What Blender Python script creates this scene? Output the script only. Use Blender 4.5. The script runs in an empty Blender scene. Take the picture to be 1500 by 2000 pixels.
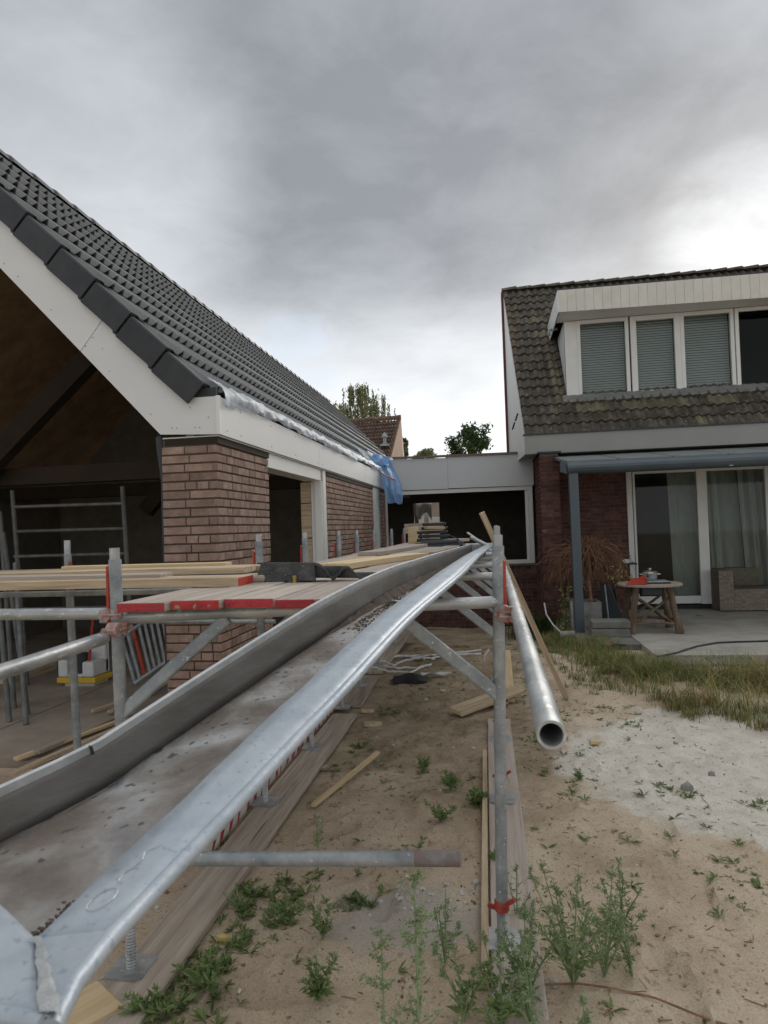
import bpy, math, random
from mathutils import Vector, Matrix, noise
random.seed(7)
R_ = random.random
U_ = random.uniform
sc = bpy.context.scene
col = sc.collection

# ------------------------------------------------------------------ camera
FPX, HC = 1300.0, 1.7
roll = .033
vx, vy = 212.0, 25.0
uu = vx*math.cos(roll) - vy*math.sin(roll)
vv = vx*math.sin(roll) + vy*math.cos(roll)
pit = math.atan(vv/FPX); psi = math.atan(uu*math.cos(pit)/FPX)
FW = Vector((-math.sin(psi)*math.cos(pit), math.cos(psi)*math.cos(pit), math.sin(pit)))
RT0 = Vector((math.cos(psi), math.sin(psi), 0)); UP0 = RT0.cross(FW)
RT = math.cos(roll)*RT0 - math.sin(roll)*UP0
UP = math.sin(roll)*RT0 + math.cos(roll)*UP0
CAM = Vector((0, 0, HC))
def ray(x, y): return FW*FPX + RT*(x-750) - UP*(y-1000)
def atY(x, y, Y): d = ray(x, y); return CAM + d*(Y/d.y)
def atZ(x, y, Z=0.0): d = ray(x, y); return CAM + d*((Z-HC)/d.z)
def atX(x, y, X): d = ray(x, y); return CAM + d*(X/d.x)
cam = bpy.data.cameras.new('camera'); co = bpy.data.objects.new('camera', cam); col.objects.link(co)
M = Matrix.Identity(4)
for i in range(3):
    M[i][0] = RT[i]; M[i][1] = UP[i]; M[i][2] = -FW[i]; M[i][3] = CAM[i]
co.matrix_world = M
cam.sensor_fit = 'HORIZONTAL'; cam.sensor_width = 36; cam.lens = 36*FPX/1500
cam.clip_start = .05; cam.clip_end = 3000
cam.dof.use_dof = True; cam.dof.focus_distance = 7.0; cam.dof.aperture_fstop = 11
sc.camera = co

# ------------------------------------------------------------------ world
W = bpy.data.worlds.new('World'); sc.world = W; W.use_nodes = True
nt = W.node_tree; nt.nodes.clear()
def N(t, **k):
    n = nt.nodes.new(t)
    for a, b in k.items(): setattr(n, a, b)
    return n
def L(a, b): nt.links.new(a, b)
def S(n, i, v): n.inputs[i].default_value = v
SUN = ray(1400, 430).normalized()
out = N('ShaderNodeOutputWorld'); bg = N('ShaderNodeBackground'); L(bg.outputs[0], out.inputs[0])
sky = N('ShaderNodeTexSky', sky_type='NISHITA'); sky.sun_disc = False
sky.sun_elevation = math.asin(SUN.z); sky.sun_rotation = math.atan2(SUN.x, SUN.y)
sk = N('ShaderNodeVectorMath', operation='SCALE'); L(sky.outputs[0], sk.inputs[0]); S(sk, 3, .10)
tc = N('ShaderNodeTexCoord')
def math_(op, a, b=None, clamp=False):
    n = N('ShaderNodeMath', operation=op); n.use_clamp = clamp
    for i, v in enumerate((a, b)):
        if v is None: continue
        if isinstance(v, (int, float)): S(n, i, v)
        else: L(v, n.inputs[i])
    return n.outputs[0]
sep = N('ShaderNodeSeparateXYZ'); L(tc.outputs['Generated'], sep.inputs[0])
zc = math_('ADD', math_('MAXIMUM', sep.outputs[2], 0.0), .16)
cx = math_('DIVIDE', sep.outputs[0], zc); cy = math_('DIVIDE', sep.outputs[1], zc)
cmb = N('ShaderNodeCombineXYZ'); L(cx, cmb.inputs[0]); L(cy, cmb.inputs[1])
n1 = N('ShaderNodeTexNoise'); L(cmb.outputs[0], n1.inputs[0]); S(n1, 'Scale', .9); S(n1, 'Detail', 7); S(n1, 'Roughness', .52); S(n1, 'Distortion', .25)
n2 = N('ShaderNodeTexNoise'); L(cmb.outputs[0], n2.inputs[0]); S(n2, 'Scale', 3.1); S(n2, 'Detail', 8); S(n2, 'Roughness', .6); S(n2, 'Distortion', .3)
er = N('ShaderNodeValToRGB'); L(sep.outputs[2], er.inputs[0])
for p, v in ((0.0, .66), (.18, .64), (.26, .55), (.33, .36), (.40, .285), (.5, .262), (.64, .29), (.82, .55), (1, .78)):
    if p in (0.0, 1): e = er.color_ramp.elements[0 if p == 0 else -1]; e.position = p
    else: e = er.color_ramp.elements.new(p)
    e.color = (v, v, v, 1)
def lobe(px, py, r0, r1):
    d = ray(px, py).normalized()
    dn = N('ShaderNodeVectorMath', operation='DOT_PRODUCT'); nr = N('ShaderNodeVectorMath', operation='NORMALIZE')
    L(tc.outputs['Generated'], nr.inputs[0]); L(nr.outputs[0], dn.inputs[0]); S(dn, 1, tuple(d))
    m = N('ShaderNodeMapRange', interpolation_type='SMOOTHSTEP'); L(dn.outputs['Value'], m.inputs[0])
    S(m, 1, math.cos(math.radians(r1))); S(m, 2, math.cos(math.radians(r0))); S(m, 3, 0); S(m, 4, 1)
    return m.outputs[0]
lum = er.outputs[0]
lum = math_('ADD', lum, math_('MULTIPLY', math_('SUBTRACT', n1.outputs[0], .5), .22))
lum = math_('ADD', lum, math_('MULTIPLY', math_('SUBTRACT', n2.outputs[0], .5), .24))
lum = math_('ADD', lum, math_('MULTIPLY', lobe(1455, 465, 1, 7.5), math_('MULTIPLY', n2.outputs[0], .42)))
lum = math_('ADD', lum, math_('MULTIPLY', lobe(110, 290, 2, 17), .17))
lum = math_('SUBTRACT', lum, math_('MULTIPLY', lobe(40, -80, 4, 18), .09))
lum = math_('SUBTRACT', lum, math_('MULTIPLY', lobe(820, 330, 4, 24), .06))
lum = math_('MINIMUM', math_('MAXIMUM', lum, .19), .80)
cr = N('ShaderNodeValToRGB'); L(lum, cr.inputs[0])
cr.color_ramp.elements[0].position = .2; cr.color_ramp.elements[0].color = (.19, .2, .215, 1)
cr.color_ramp.elements[1].position = 1; cr.color_ramp.elements[1].color = (1, .99, .975, 1)
e = cr.color_ramp.elements.new(.45); e.color = (.435, .452, .472, 1)
e = cr.color_ramp.elements.new(.75); e.color = (.74, .755, .765, 1)
# a break in the cloud with thin blue
bl = math_('MULTIPLY', lobe(585, 700, 1, 4.5), math_('MULTIPLY', math_('SUBTRACT', n2.outputs[0], .40, True), 2.2, True))
blue = N('ShaderNodeMixRGB'); L(bl, blue.inputs[0]); L(cr.outputs[0], blue.inputs[1])
skb = N('ShaderNodeMixRGB', blend_type='ADD'); S(skb, 0, 1); S(skb, 1, (0, 0, 0, 1)); S(skb, 2, (.40, .49, .60, 1))
L(skb.outputs[0], blue.inputs[2])
fin = N('ShaderNodeMixRGB'); S(fin, 0, .04); L(blue.outputs[0], fin.inputs[1]); L(sk.outputs[0], fin.inputs[2])
L(fin.outputs[0], bg.inputs[0]); S(bg, 1, 1.0)
W.cycles.sampling_method = 'MANUAL'; W.cycles.sample_map_resolution = 512

sl = bpy.data.lights.new('sun', 'SUN'); sl.energy = 1.5; sl.angle = math.radians(28); sl.color = (1, .96, .9)
so = bpy.data.objects.new('sun', sl); col.objects.link(so)
so.rotation_euler = (-SUN).to_track_quat('-Z', 'Y').to_euler()
so.location = (5, 8, 20)
sc.view_settings.view_transform = 'Standard'; sc.view_settings.look = 'None'
sc.view_settings.gamma = 1; sc.view_settings.exposure = .72; sc.view_settings.use_curve_mapping = False
sc.render.engine = 'CYCLES'; sc.cycles.max_bounces = 6; sc.cycles.transparent_max_bounces = 12

# ------------------------------------------------------------------ materials
MC = {}
def mat(name, cols, scale=4, rough=.8, metal=0, bump=.0, bscale=None, stretch=(1, 1, 1), rnd=.12, spec=.3,
        spots=None, detail=6, coat=0, world=False, island=False, bdist=.01, contrast=(.3, .7)):
    """procedural principled material: ramped noise colour, fine relief, per-piece variation"""
    if name in MC: return MC[name]
    m = bpy.data.materials.new(name); m.use_nodes = True; MC[name] = m
    t = m.node_tree; nd = t.nodes; lk = t.links
    b = nd['Principled BSDF']
    b.inputs['Metallic'].default_value = metal; b.inputs['Specular IOR Level'].default_value = spec
    if coat: b.inputs['Coat Weight'].default_value = coat
    tcn = nd.new('ShaderNodeTexCoord'); geo = nd.new('ShaderNodeNewGeometry'); oi = nd.new('ShaderNodeObjectInfo')
    mp = nd.new('ShaderNodeMapping'); mp.inputs['Scale'].default_value = stretch
    lk.new(geo.outputs['Position'] if world else tcn.outputs['Object'], mp.inputs[0])
    if not world:
        am = nd.new('ShaderNodeMath'); am.operation = 'MULTIPLY'; am.inputs[1].default_value = 37.0
        lk.new(oi.outputs['Random'], am.inputs[0]); lk.new(am.outputs[0], mp.inputs['Location'])
    no = nd.new('ShaderNodeTexNoise'); lk.new(mp.outputs[0], no.inputs[0])
    no.inputs['Scale'].default_value = scale; no.inputs['Detail'].default_value = detail; no.inputs['Roughness'].default_value = .62
    rp = nd.new('ShaderNodeValToRGB'); lk.new(no.outputs[0], rp.inputs[0])
    el = rp.color_ramp.elements
    for i, c in enumerate(cols):
        p = contrast[0] + (contrast[1]-contrast[0])*i/max(1, len(cols)-1)
        if i == 0: e = el[0]; e.position = p
        elif i == len(cols)-1: e = el[len(el)-1]; e.position = p
        else: e = el.new(p)
        e.color = (*c, 1)
    if len(cols) == 1: el[1].color = (*cols[0], 1)
    cur = rp.outputs[0]
    if spots:
        sc_, thr, colr = spots
        vo = nd.new('ShaderNodeTexNoise'); vo.inputs['Scale'].default_value = sc_; vo.inputs['Detail'].default_value = 2
        lk.new(mp.outputs[0], vo.inputs[0])
        mr = nd.new('ShaderNodeMapRange'); lk.new(vo.outputs[0], mr.inputs[0])
        mr.inputs[1].default_value = thr; mr.inputs[2].default_value = thr+.05
        mx = nd.new('ShaderNodeMixRGB'); lk.new(mr.outputs[0], mx.inputs[0]); lk.new(cur, mx.inputs[1]); mx.inputs[2].default_value = (*colr, 1)
        cur = mx.outputs[0]
    if rnd:
        ad = nd.new('ShaderNodeMath'); ad.operation = 'ADD'
        lk.new(oi.outputs['Random'], ad.inputs[0])
        if island: lk.new(geo.outputs['Random Per Island'], ad.inputs[1])
        else: ad.inputs[1].default_value = 0
        fr = nd.new('ShaderNodeMath'); fr.operation = 'FRACT'; lk.new(ad.outputs[0], fr.inputs[0])
        ma = nd.new('ShaderNodeMapRange'); lk.new(fr.outputs[0], ma.inputs[0])
        ma.inputs[3].default_value = 1-rnd; ma.inputs[4].default_value = 1+rnd
        hs = nd.new('ShaderNodeHueSaturation'); lk.new(ma.outputs[0], hs.inputs['Value']); lk.new(cur, hs.inputs['Color'])
        cur = hs.outputs[0]
    lk.new(cur, b.inputs['Base Color'])
    rr = nd.new('ShaderNodeMapRange'); lk.new(no.outputs[0], rr.inputs[0])
    rr.inputs[3].default_value = max(0, rough-.12); rr.inputs[4].default_value = min(1, rough+.12); lk.new(rr.outputs[0], b.inputs['Roughness'])
    if bump:
        n3 = nd.new('ShaderNodeTexNoise'); lk.new(mp.outputs[0], n3.inputs[0]); n3.inputs['Scale'].default_value = bscale or scale*6
        n3.inputs['Detail'].default_value = 5
        bu = nd.new('ShaderNodeBump'); bu.inputs['Strength'].default_value = bump; bu.inputs['Distance'].default_value = bdist
        lk.new(n3.outputs[0], bu.inputs['Height']); lk.new(bu.outputs[0], b.inputs['Normal'])
    return m

m_brick = mat('brick_new', [(.20, .13, .10), (.275, .19, .15), (.35, .255, .21)], 9, .92, bump=.7, bscale=90, rnd=.19, island=True, spec=.15)
m_mortar_dark = mat('mortar_dark', [(.07, .052, .042), (.11, .085, .07)], 20, .95, rnd=0)
m_brick_red = mat('brick_red', [(.075, .036, .031), (.12, .058, .048), (.18, .10, .082)], 7, .9, bump=.5, bscale=80, rnd=.28, island=True, spec=.15)
m_mortar = mat('mortar_grey', [(.10, .075, .065), (.19, .16, .14)], 6, .95, rnd=0, bump=.4)
m_white = mat('white_board', [(.62, .625, .615), (.68, .685, .67)], 1.3, .55, rnd=.015, stretch=(1, 1, 2))
m_frame = mat('white_frame', [(.66, .66, .63), (.74, .74, .71)], 3, .45, rnd=.02)
m_grey_fascia = mat('grey_fascia', [(.27, .27, .25), (.31, .31, .29)], 1.5, .6, rnd=.02)
m_tile = mat('anthracite_tile', [(.13, .134, .134), (.185, .188, .187)], 5, .68, bump=.25, bscale=160, rnd=.07, island=True, spec=.4)
m_verge = mat('verge_tile', [(.03, .033, .036), (.05, .053, .057)], 6, .62, bump=.25, bscale=120, rnd=.12)
m_oldtile = mat('old_roof_tile', [(.045, .038, .03), (.085, .073, .058), (.135, .12, .098)], 7, .92, bump=.7, bscale=60, rnd=.22, island=True,
                spots=(9, .68, (.20, .19, .14)))
m_mosstile = mat('mossy_roof_tile', [(.08, .07, .05), (.135, .12, .08), (.19, .17, .12)], 9, .95, bump=.7, bscale=60, rnd=.2, spots=(11, .62, (.19, .18, .13)))
m_lichen = mat('lichen_roof_tile', [(.07, .058, .04), (.10, .085, .06), (.19, .125, .06)], 12, .95, bump=.7, bscale=60, rnd=.2)
m_galv = mat('galvanised_steel', [(.18, .20, .21), (.28, .30, .31), (.40, .42, .42)], 9, .5, .35, bump=.25, bscale=45, rnd=.1, spots=(60, .66, (.50, .51, .50)))
m_galv_b = mat('worn_galvanised_tube', [(.24, .25, .25), (.38, .39, .39), (.50, .51, .50)], 12, .42, .45, bump=.2, bscale=40, rnd=.08,
               spots=(45, .64, (.56, .56, .54)), stretch=(.5, 1, 1))
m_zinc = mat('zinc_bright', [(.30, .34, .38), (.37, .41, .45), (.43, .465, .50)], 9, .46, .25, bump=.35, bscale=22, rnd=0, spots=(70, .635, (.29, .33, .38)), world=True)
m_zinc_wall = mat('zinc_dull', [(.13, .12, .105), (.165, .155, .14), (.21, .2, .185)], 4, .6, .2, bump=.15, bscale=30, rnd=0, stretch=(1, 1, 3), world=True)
m_rim = mat('zinc_rim', [(.38, .39, .39), (.56, .57, .56)], 14, .45, .3, bump=.3, bscale=50, rnd=0, world=True)
m_red = mat('red_paint', [(.26, .03, .022), (.46, .05, .028), (.36, .07, .055)], 22, .6, bump=.3, rnd=.1)
m_redwood = mat('red_painted_wood', [(.16, .03, .03), (.42, .04, .05), (.30, .05, .05)], 12, .75, bump=.5, rnd=.15, spots=(26, .64, (.32, .23, .19)))
m_wood = mat('pine_wood', [(.27, .20, .125), (.44, .34, .225), (.58, .47, .34)], 5, .75, bump=.4, bscale=30, stretch=(.35, 7, 7), rnd=.12)
m_wood_new = mat('fresh_pine', [(.50, .36, .19), (.60, .46, .27), (.66, .53, .34)], 5, .7, bump=.3, bscale=30, stretch=(.35, 7, 7), rnd=.08)
m_wood_old = mat('weathered_wood', [(.25, .205, .16), (.37, .31, .25), (.46, .40, .33)], 5, .85, bump=.6, bscale=26, stretch=(.3, 7, 7), rnd=.14, spots=(6, .68, (.16, .12, .09)))
m_wood_deck = mat('scaffold_board', [(.30, .245, .20), (.40, .34, .29), (.47, .41, .36)], 5, .85, bump=.5, bscale=26, stretch=(.3, 6, 6), rnd=.10)
m_wood_dark = mat('dark_timber', [(.022, .016, .01), (.04, .028, .018)], 4, .85, rnd=.2, stretch=(1, 1, 1))
m_ply = mat('roof_boarding', [(.20, .13, .07), (.31, .21, .125), (.40, .28, .175)], 3, .8, rnd=.2, bump=.3)
m_block = mat('grey_blockwork', [(.10, .09, .07), (.15, .135, .11)], 4, .92, rnd=.12, bump=.4)
m_darkmetal = mat('anthracite_metal', [(.055, .075, .09), (.075, .095, .11)], 3, .42, .1, rnd=.03, spec=.5)
m_pipe_dark = mat('dark_plastic', [(.02, .024, .028), (.035, .04, .045)], 5, .4, rnd=.05)
m_concrete = mat('concrete', [(.27, .25, .215), (.35, .33, .29), (.41, .385, .34)], 2.2, .9, bump=.4, bscale=40, rnd=.03, spots=(2.3, .69, (.13, .125, .11)), world=True)
m_paver = mat('dark_paver', [(.10, .098, .09), (.16, .155, .14), (.20, .19, .17)], 3, .9, bump=.5, bscale=50, rnd=.1)
m_floor = mat('dusty_floor', [(.24, .19, .15), (.33, .275, .22), (.40, .335, .275)], 2, .95, bump=.4, bscale=30, rnd=.06)
m_red_tile_bg = mat('brown_tile', [(.09, .055, .042), (.145, .095, .072), (.19, .13, .10)], 4, .9, rnd=.15, island=True)
m_pink = mat('pale_render', [(.40, .29, .23), (.48, .36, .29)], 2, .9, rnd=.02)
m_bark = mat('bark', [(.09, .075, .06), (.16, .14, .12)], 8, .95, rnd=.1)
m_birch = mat('birch_bark', [(.2, .19, .17), (.5, .49, .46)], 8, .9, rnd=.1)
m_rattan = mat('rattan_fibre', [(.15, .125, .095), (.24, .205, .16), (.31, .27, .22)], 18, .75, rnd=.18, island=True, stretch=(1, 1, 3))
m_steel = mat('steel_pot', [(.5, .5, .5), (.62, .62, .62)], 4, .25, .9, rnd=0)
m_black = mat('black_plastic', [(.012, .012, .013), (.025, .025, .026)], 6, .5, rnd=.05)
m_slate = mat('dark_slate', [(.035, .045, .05), (.055, .065, .07)], 4, .6, rnd=0)
m_plastic_white = mat('white_plastic', [(.62, .62, .62), (.74, .74, .73)], 6, .5, rnd=.03)
m_stone = mat('grey_stone', [(.16, .155, .14), (.27, .26, .24), (.36, .34, .31)], 6, .9, bump=.7, rnd=.2)
m_palestone = mat('pale_rubble', [(.42, .40, .36), (.6, .58, .54)], 9, .9, bump=.7, rnd=.15)
m_yellow = mat('yellow_paint', [(.58, .38, .04), (.68, .46, .06)], 6, .6, rnd=0)
m_bluep = mat('blue_plastic', [(.02, .10, .36), (.03, .14, .42)], 6, .5, rnd=0)
m_twig = mat('dry_twig', [(.13, .065, .04), (.22, .12, .075), (.33, .20, .13)], 10, .9, rnd=.25, island=True)
m_dirt = mat('gutter_dirt', [(.05, .035, .025), (.11, .08, .06), (.17, .13, .10)], 22, .95, bump=.8, bscale=90, rnd=.3, island=True)
m_sediment = mat('crumb_dirt', [(.05, .038, .03), (.16, .12, .09)], 30, .95, rnd=.4, island=True)

def foliage(name, c1, c2, tr=.25):
    m = bpy.data.materials.new(name); m.use_nodes = True; t = m.node_tree; nd = t.nodes; lk = t.links
    b = nd['Principled BSDF']; b.inputs['Roughness'].default_value = .75; b.inputs['Specular IOR Level'].default_value = .2
    g = nd.new('ShaderNodeNewGeometry'); rp = nd.new('ShaderNodeValToRGB'); lk.new(g.outputs['Random Per Island'], rp.inputs[0])
    rp.color_ramp.elements[0].color = (*c1, 1); rp.color_ramp.elements[1].color = (*c2, 1)
    lk.new(rp.outputs[0], b.inputs['Base Color'])
    tl = nd.new('ShaderNodeBsdfTranslucent'); lk.new(rp.outputs[0], tl.inputs[0])
    mx = nd.new('ShaderNodeMixShader'); mx.inputs[0].default_value = tr
    lk.new(b.outputs[0], mx.inputs[1]); lk.new(tl.outputs[0], mx.inputs[2]); lk.new(mx.outputs[0], nd['Material Output'].inputs[0])
    return m
m_leaf = foliage('weed_leaf', (.10, .15, .05), (.24, .31, .12))
m_leaf2 = foliage('seed_head_green', (.20, .28, .13), (.38, .45, .26))
m_leafd = foliage('dark_leaf', (.025, .05, .018), (.07, .11, .035))
m_birchleaf = foliage('birch_leaf', (.10, .12, .05), (.24, .25, .12))
m_grass = foliage('long_grass', (.08, .12, .035), (.26, .28, .10))
m_drygrass = foliage('dry_grass', (.26, .19, .07), (.48, .37, .19))

def sheet_mat(name, c, tr, alpha):
    m = bpy.data.materials.new(name); m.use_nodes = True; t = m.node_tree; nd = t.nodes; lk = t.links
    b = nd['Principled BSDF']; b.inputs['Roughness'].default_value = .5
    n = nd.new('ShaderNodeTexNoise'); n.inputs['Scale'].default_value = 9
    rp = nd.new('ShaderNodeValToRGB'); lk.new(n.outputs[0], rp.inputs[0])
    rp.color_ramp.elements[0].position = .3; rp.color_ramp.elements[1].position = .7
    rp.color_ramp.elements[0].color = (*[v*.8 for v in c], 1); rp.color_ramp.elements[1].color = (*c, 1)
    lk.new(rp.outputs[0], b.inputs['Base Color'])
    tl = nd.new('ShaderNodeBsdfTranslucent'); lk.new(rp.outputs[0], tl.inputs[0])
    tp = nd.new('ShaderNodeBsdfTransparent'); tp.inputs[0].default_value = (*[min(1, v*1.3) for v in c], 1)
    a = nd.new('ShaderNodeMixShader'); a.inputs[0].default_value = tr; lk.new(b.outputs[0], a.inputs[1]); lk.new(tl.outputs[0], a.inputs[2])
    q = nd.new('ShaderNodeMixShader'); q.inputs[0].default_value = alpha; lk.new(a.outputs[0], q.inputs[1]); lk.new(tp.outputs[0], q.inputs[2])
    lk.new(q.outputs[0], nd['Material Output'].inputs[0]); return m
m_blue_sheet = sheet_mat('blue_sheeting', (.30, .50, .76), .4, .22)
m_clear_sheet = sheet_mat('milky_sheeting', (.74, .80, .88), .35, .25)
m_curtain = sheet_mat('sheer_curtain', (.56, .585, .56), .3, .15)

def glass_mat(name='window_glass', tint=(.88, .905, .885), f=.0):
    m = bpy.data.materials.new(name); m.use_nodes = True; t = m.node_tree; nd = t.nodes; lk = t.links
    nd.remove(nd['Principled BSDF'])
    tp = nd.new('ShaderNodeBsdfTransparent'); tp.inputs[0].default_value = (*tint, 1)
    gl = nd.new('ShaderNodeBsdfGlossy'); gl.inputs['Roughness'].default_value = .03
    fr = nd.new('ShaderNodeLayerWeight'); fr.inputs[0].default_value = .35
    mr = nd.new('ShaderNodeMapRange'); lk.new(fr.outputs['Fresnel'], mr.inputs[0]); mr.inputs[3].default_value = f; mr.inputs[4].default_value = .3
    mx = nd.new('ShaderNodeMixShader'); lk.new(mr.outputs[0], mx.inputs[0]); lk.new(tp.outputs[0], mx.inputs[1]); lk.new(gl.outputs[0], mx.inputs[2])
    lk.new(mx.outputs[0], nd['Material Output'].inputs[0]); return m
m_glass = glass_mat(); m_glass_dark = glass_mat('dark_window_glass', (.25, .33, .30), .0)

# ------------------------------------------------------------------ object helpers
BASE = {}
def link(o, parent=None):
    col.objects.link(o)
    if parent is not None: o.parent = parent
    return o
def tag(o, label, cat, group=None, kind=None):
    if label: o['label'] = label
    if cat: o['category'] = cat
    if group: o['group'] = group
    if kind: o['kind'] = kind
    return o
def thing(name, label, cat, loc=(0, 0, 0), group=None, rotz=0):
    o = bpy.data.objects.new(name, None); o.location = loc; o.rotation_euler = (0, 0, rotz); o.empty_display_size = .1
    link(o); BASE[o.name] = Vector(loc); return tag(o, label, cat, group)
def base(p): return BASE.get(p.name, Vector((0, 0, 0))) if p is not None else Vector((0, 0, 0))
class B:
    def __init__(s): s.v = []; s.f = []; s.mi = []; s.cm = 0
    def add(s, vs, fs):
        n = len(s.v); s.v += [tuple(q) for q in vs]; s.f += [tuple(i+n for i in f) for f in fs]; s.mi += [s.cm]*len(fs); return s
    def box(s, x0, x1, y0, y1, z0, z1):
        return s.add([(x0, y0, z0), (x1, y0, z0), (x1, y1, z0), (x0, y1, z0), (x0, y0, z1), (x1, y0, z1), (x1, y1, z1), (x0, y1, z1)],
                     [(0, 3, 2, 1), (4, 5, 6, 7), (0, 1, 5, 4), (1, 2, 6, 5), (2, 3, 7, 6), (3, 0, 4, 7)])
    def obox(s, M, dx, dy, dz):
        vs = [M @ Vector((x*dx/2, y*dy/2, z*dz/2)) for z in (-1, 1) for x, y in ((-1, -1), (1, -1), (1, 1), (-1, 1))]
        return s.add(vs, [(0, 3, 2, 1), (4, 5, 6, 7), (0, 1, 5, 4), (1, 2, 6, 5), (2, 3, 7, 6), (3, 0, 4, 7)])
    def prism(s, pts, d):
        """polygon pts (3D, planar) extruded by vector d"""
        n = len(pts); d = Vector(d); pts = [Vector(p) for p in pts]
        return s.add(pts+[p+d for p in pts], [tuple(range(n-1, -1, -1)), tuple(range(n, 2*n))] + [(i, (i+1) % n, n+(i+1) % n, n+i) for i in range(n)])
    def tube(s, path, r, n=10, caps=True, hollow=0):
        path = [Vector(p) for p in path]; rs = r if isinstance(r, (list, tuple)) else [r]*len(path)
        rings = []; up = None
        for i, p in enumerate(path):
            t = (path[min(i+1, len(path)-1)]-path[max(i-1, 0)]).normalized()
            if up is None: up = Vector((0, 0, 1)) if abs(t.z) < .9 else Vector((1, 0, 0))
            a = t.cross(up)
            if a.length < 1e-5: a = t.orthogonal()
            a.normalize(); b = a.cross(t).normalized(); up = b
            rings.append([p + (a*math.cos(2*math.pi*k/n)+b*math.sin(2*math.pi*k/n))*rs[i] for k in range(n)])
        vs = [q for rg in rings for q in rg]; m = len(path)
        fs = [(i*n+k, i*n+(k+1) % n, (i+1)*n+(k+1) % n, (i+1)*n+k) for i in range(m-1) for k in range(n)]
        if hollow:
            k0 = len(vs)
            for i, p in enumerate(path): vs += [p+(q-p)*hollow for q in rings[i]]
            fs += [(k0+i*n+k, k0+(i+1)*n+k, k0+(i+1)*n+(k+1) % n, k0+i*n+(k+1) % n) for i in range(m-1) for k in range(n)]
            for e, sg in ((0, 1), (m-1, -1)):
                for k in range(n):
                    q = (e*n+k, k0+e*n+k, k0+e*n+(k+1) % n, e*n+(k+1) % n); fs.append(q if sg > 0 else q[::-1])
        elif caps: fs += [tuple(range(n))[::-1], tuple((m-1)*n+k for k in range(n))]
        return s.add(vs, fs)
    def grid(s, P, nu, nv, closed=False):
        vs = [P(i/nu, j/nv) for j in range(nv+1) for i in range(nu+1)]
        return s.add(vs, [(j*(nu+1)+i, j*(nu+1)+i+1, (j+1)*(nu+1)+i+1, (j+1)*(nu+1)+i) for j in range(nv) for i in range(nu)])
    def lathe(s, c, prof, n=20):
        vs = []; c = Vector(c)
        for r, z in prof: vs += [c+Vector((r*math.cos(2*math.pi*k/n), r*math.sin(2*math.pi*k/n), z)) for k in range(n)]
        return s.add(vs, [(i*n+k, i*n+(k+1) % n, (i+1)*n+(k+1) % n, (i+1)*n+k) for i in range(len(prof)-1) for k in range(n)])
    def out(s, name, m, parent=None, smooth=False, bevel=0, kind=None, local=False, solid=0):
        me = bpy.data.meshes.new(name); bs = Vector((0, 0, 0)) if local else base(parent)
        me.from_pydata([tuple(Vector(q)-bs) for q in s.v], [], s.f)
        for mm in (m if isinstance(m, (list, tuple)) else [m]): me.materials.append(mm)
        if isinstance(m, (list, tuple)): me.polygons.foreach_set('material_index', s.mi)
        if smooth:
            me.polygons.foreach_set('use_smooth', [True]*len(me.polygons))
            try: me.set_sharp_from_angle(angle=math.radians(38))
            except Exception: pass
        me.update(); o = bpy.data.objects.new(name, me); link(o, parent); BASE[o.name] = bs
        if bevel:
            md = o.modifiers.new('bevel', 'BEVEL'); md.width = bevel; md.segments = 2; md.limit_method = 'ANGLE'
        if solid:
            md = o.modifiers.new('solid', 'SOLIDIFY'); md.thickness = solid
        if kind: o['kind'] = kind
        return o
def inst(name, me, parent, M):
    o = bpy.data.objects.new(name, me); link(o, parent); o.matrix_basis = Matrix.Translation(-base(parent)) @ M; return o
def axes(o, x, y=None, z=None):
    x = Vector(x).normalized()
    if y is None:
        zz = Vector(z or (0, 0, 1)); y = zz.cross(x)
        if y.length < 1e-4: y = Vector((0, 1, 0))
        y.normalize(); z = x.cross(y)
    else: y = Vector(y).normalized(); z = x.cross(y).normalized()
    M = Matrix.Identity(4)
    for i in range(3): M[i][0] = x[i]; M[i][1] = y[i]; M[i][2] = z[i]; M[i][3] = o[i]
    return M
def plank(name, p0, p1, w, t, m, parent=None, zup=(0, 0, 1), bevel=.003, warp=.004, endm=None):
    """a board from p0 to p1 (centre line), grain along its own x; slightly warped"""
    p0 = Vector(p0); p1 = Vector(p1); ln = (p1-p0).length; b = B(); n = max(2, int(ln/.35))
    ph = U_(0, 6); wv = U_(-1, 1)*warp
    rows = []
    for i in range(n+1):
        x = ln*i/n; dz = wv*math.sin(ph+x*1.7); dy = .3*wv*math.sin(ph*2+x*2.3)
        rows.append([(x, -w/2+dy, -t/2+dz), (x, w/2+dy, -t/2+dz), (x, w/2+dy, t/2+dz), (x, -w/2+dy, t/2+dz)])
    vs = [q for r in rows for q in r]
    fs = [(i*4+k, i*4+4+k, i*4+4+(k+1) % 4, i*4+(k+1) % 4) for i in range(n) for k in range(4)]
    b.add(vs, fs); b.cm = 1 if endm else 0; b.add(rows[0], [(0, 1, 2, 3)]); b.add(rows[-1], [(3, 2, 1, 0)])
    o = b.out(name, [m, endm] if endm else m, parent, local=True, bevel=0)
    import bmesh
    bm = bmesh.new(); bm.from_mesh(o.data); bmesh.ops.remove_doubles(bm, verts=bm.verts, dist=1e-5); bmesh.ops.recalc_face_normals(bm, faces=bm.faces); bm.to_mesh(o.data); bm.free()
    if bevel:
        md = o.modifiers.new('bevel', 'BEVEL'); md.width = bevel; md.segments = 2; md.limit_method = 'ANGLE'
    o.matrix_basis = Matrix.Translation(-base(parent)) @ axes(p0, p1-p0, z=zup)
    return o
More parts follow.
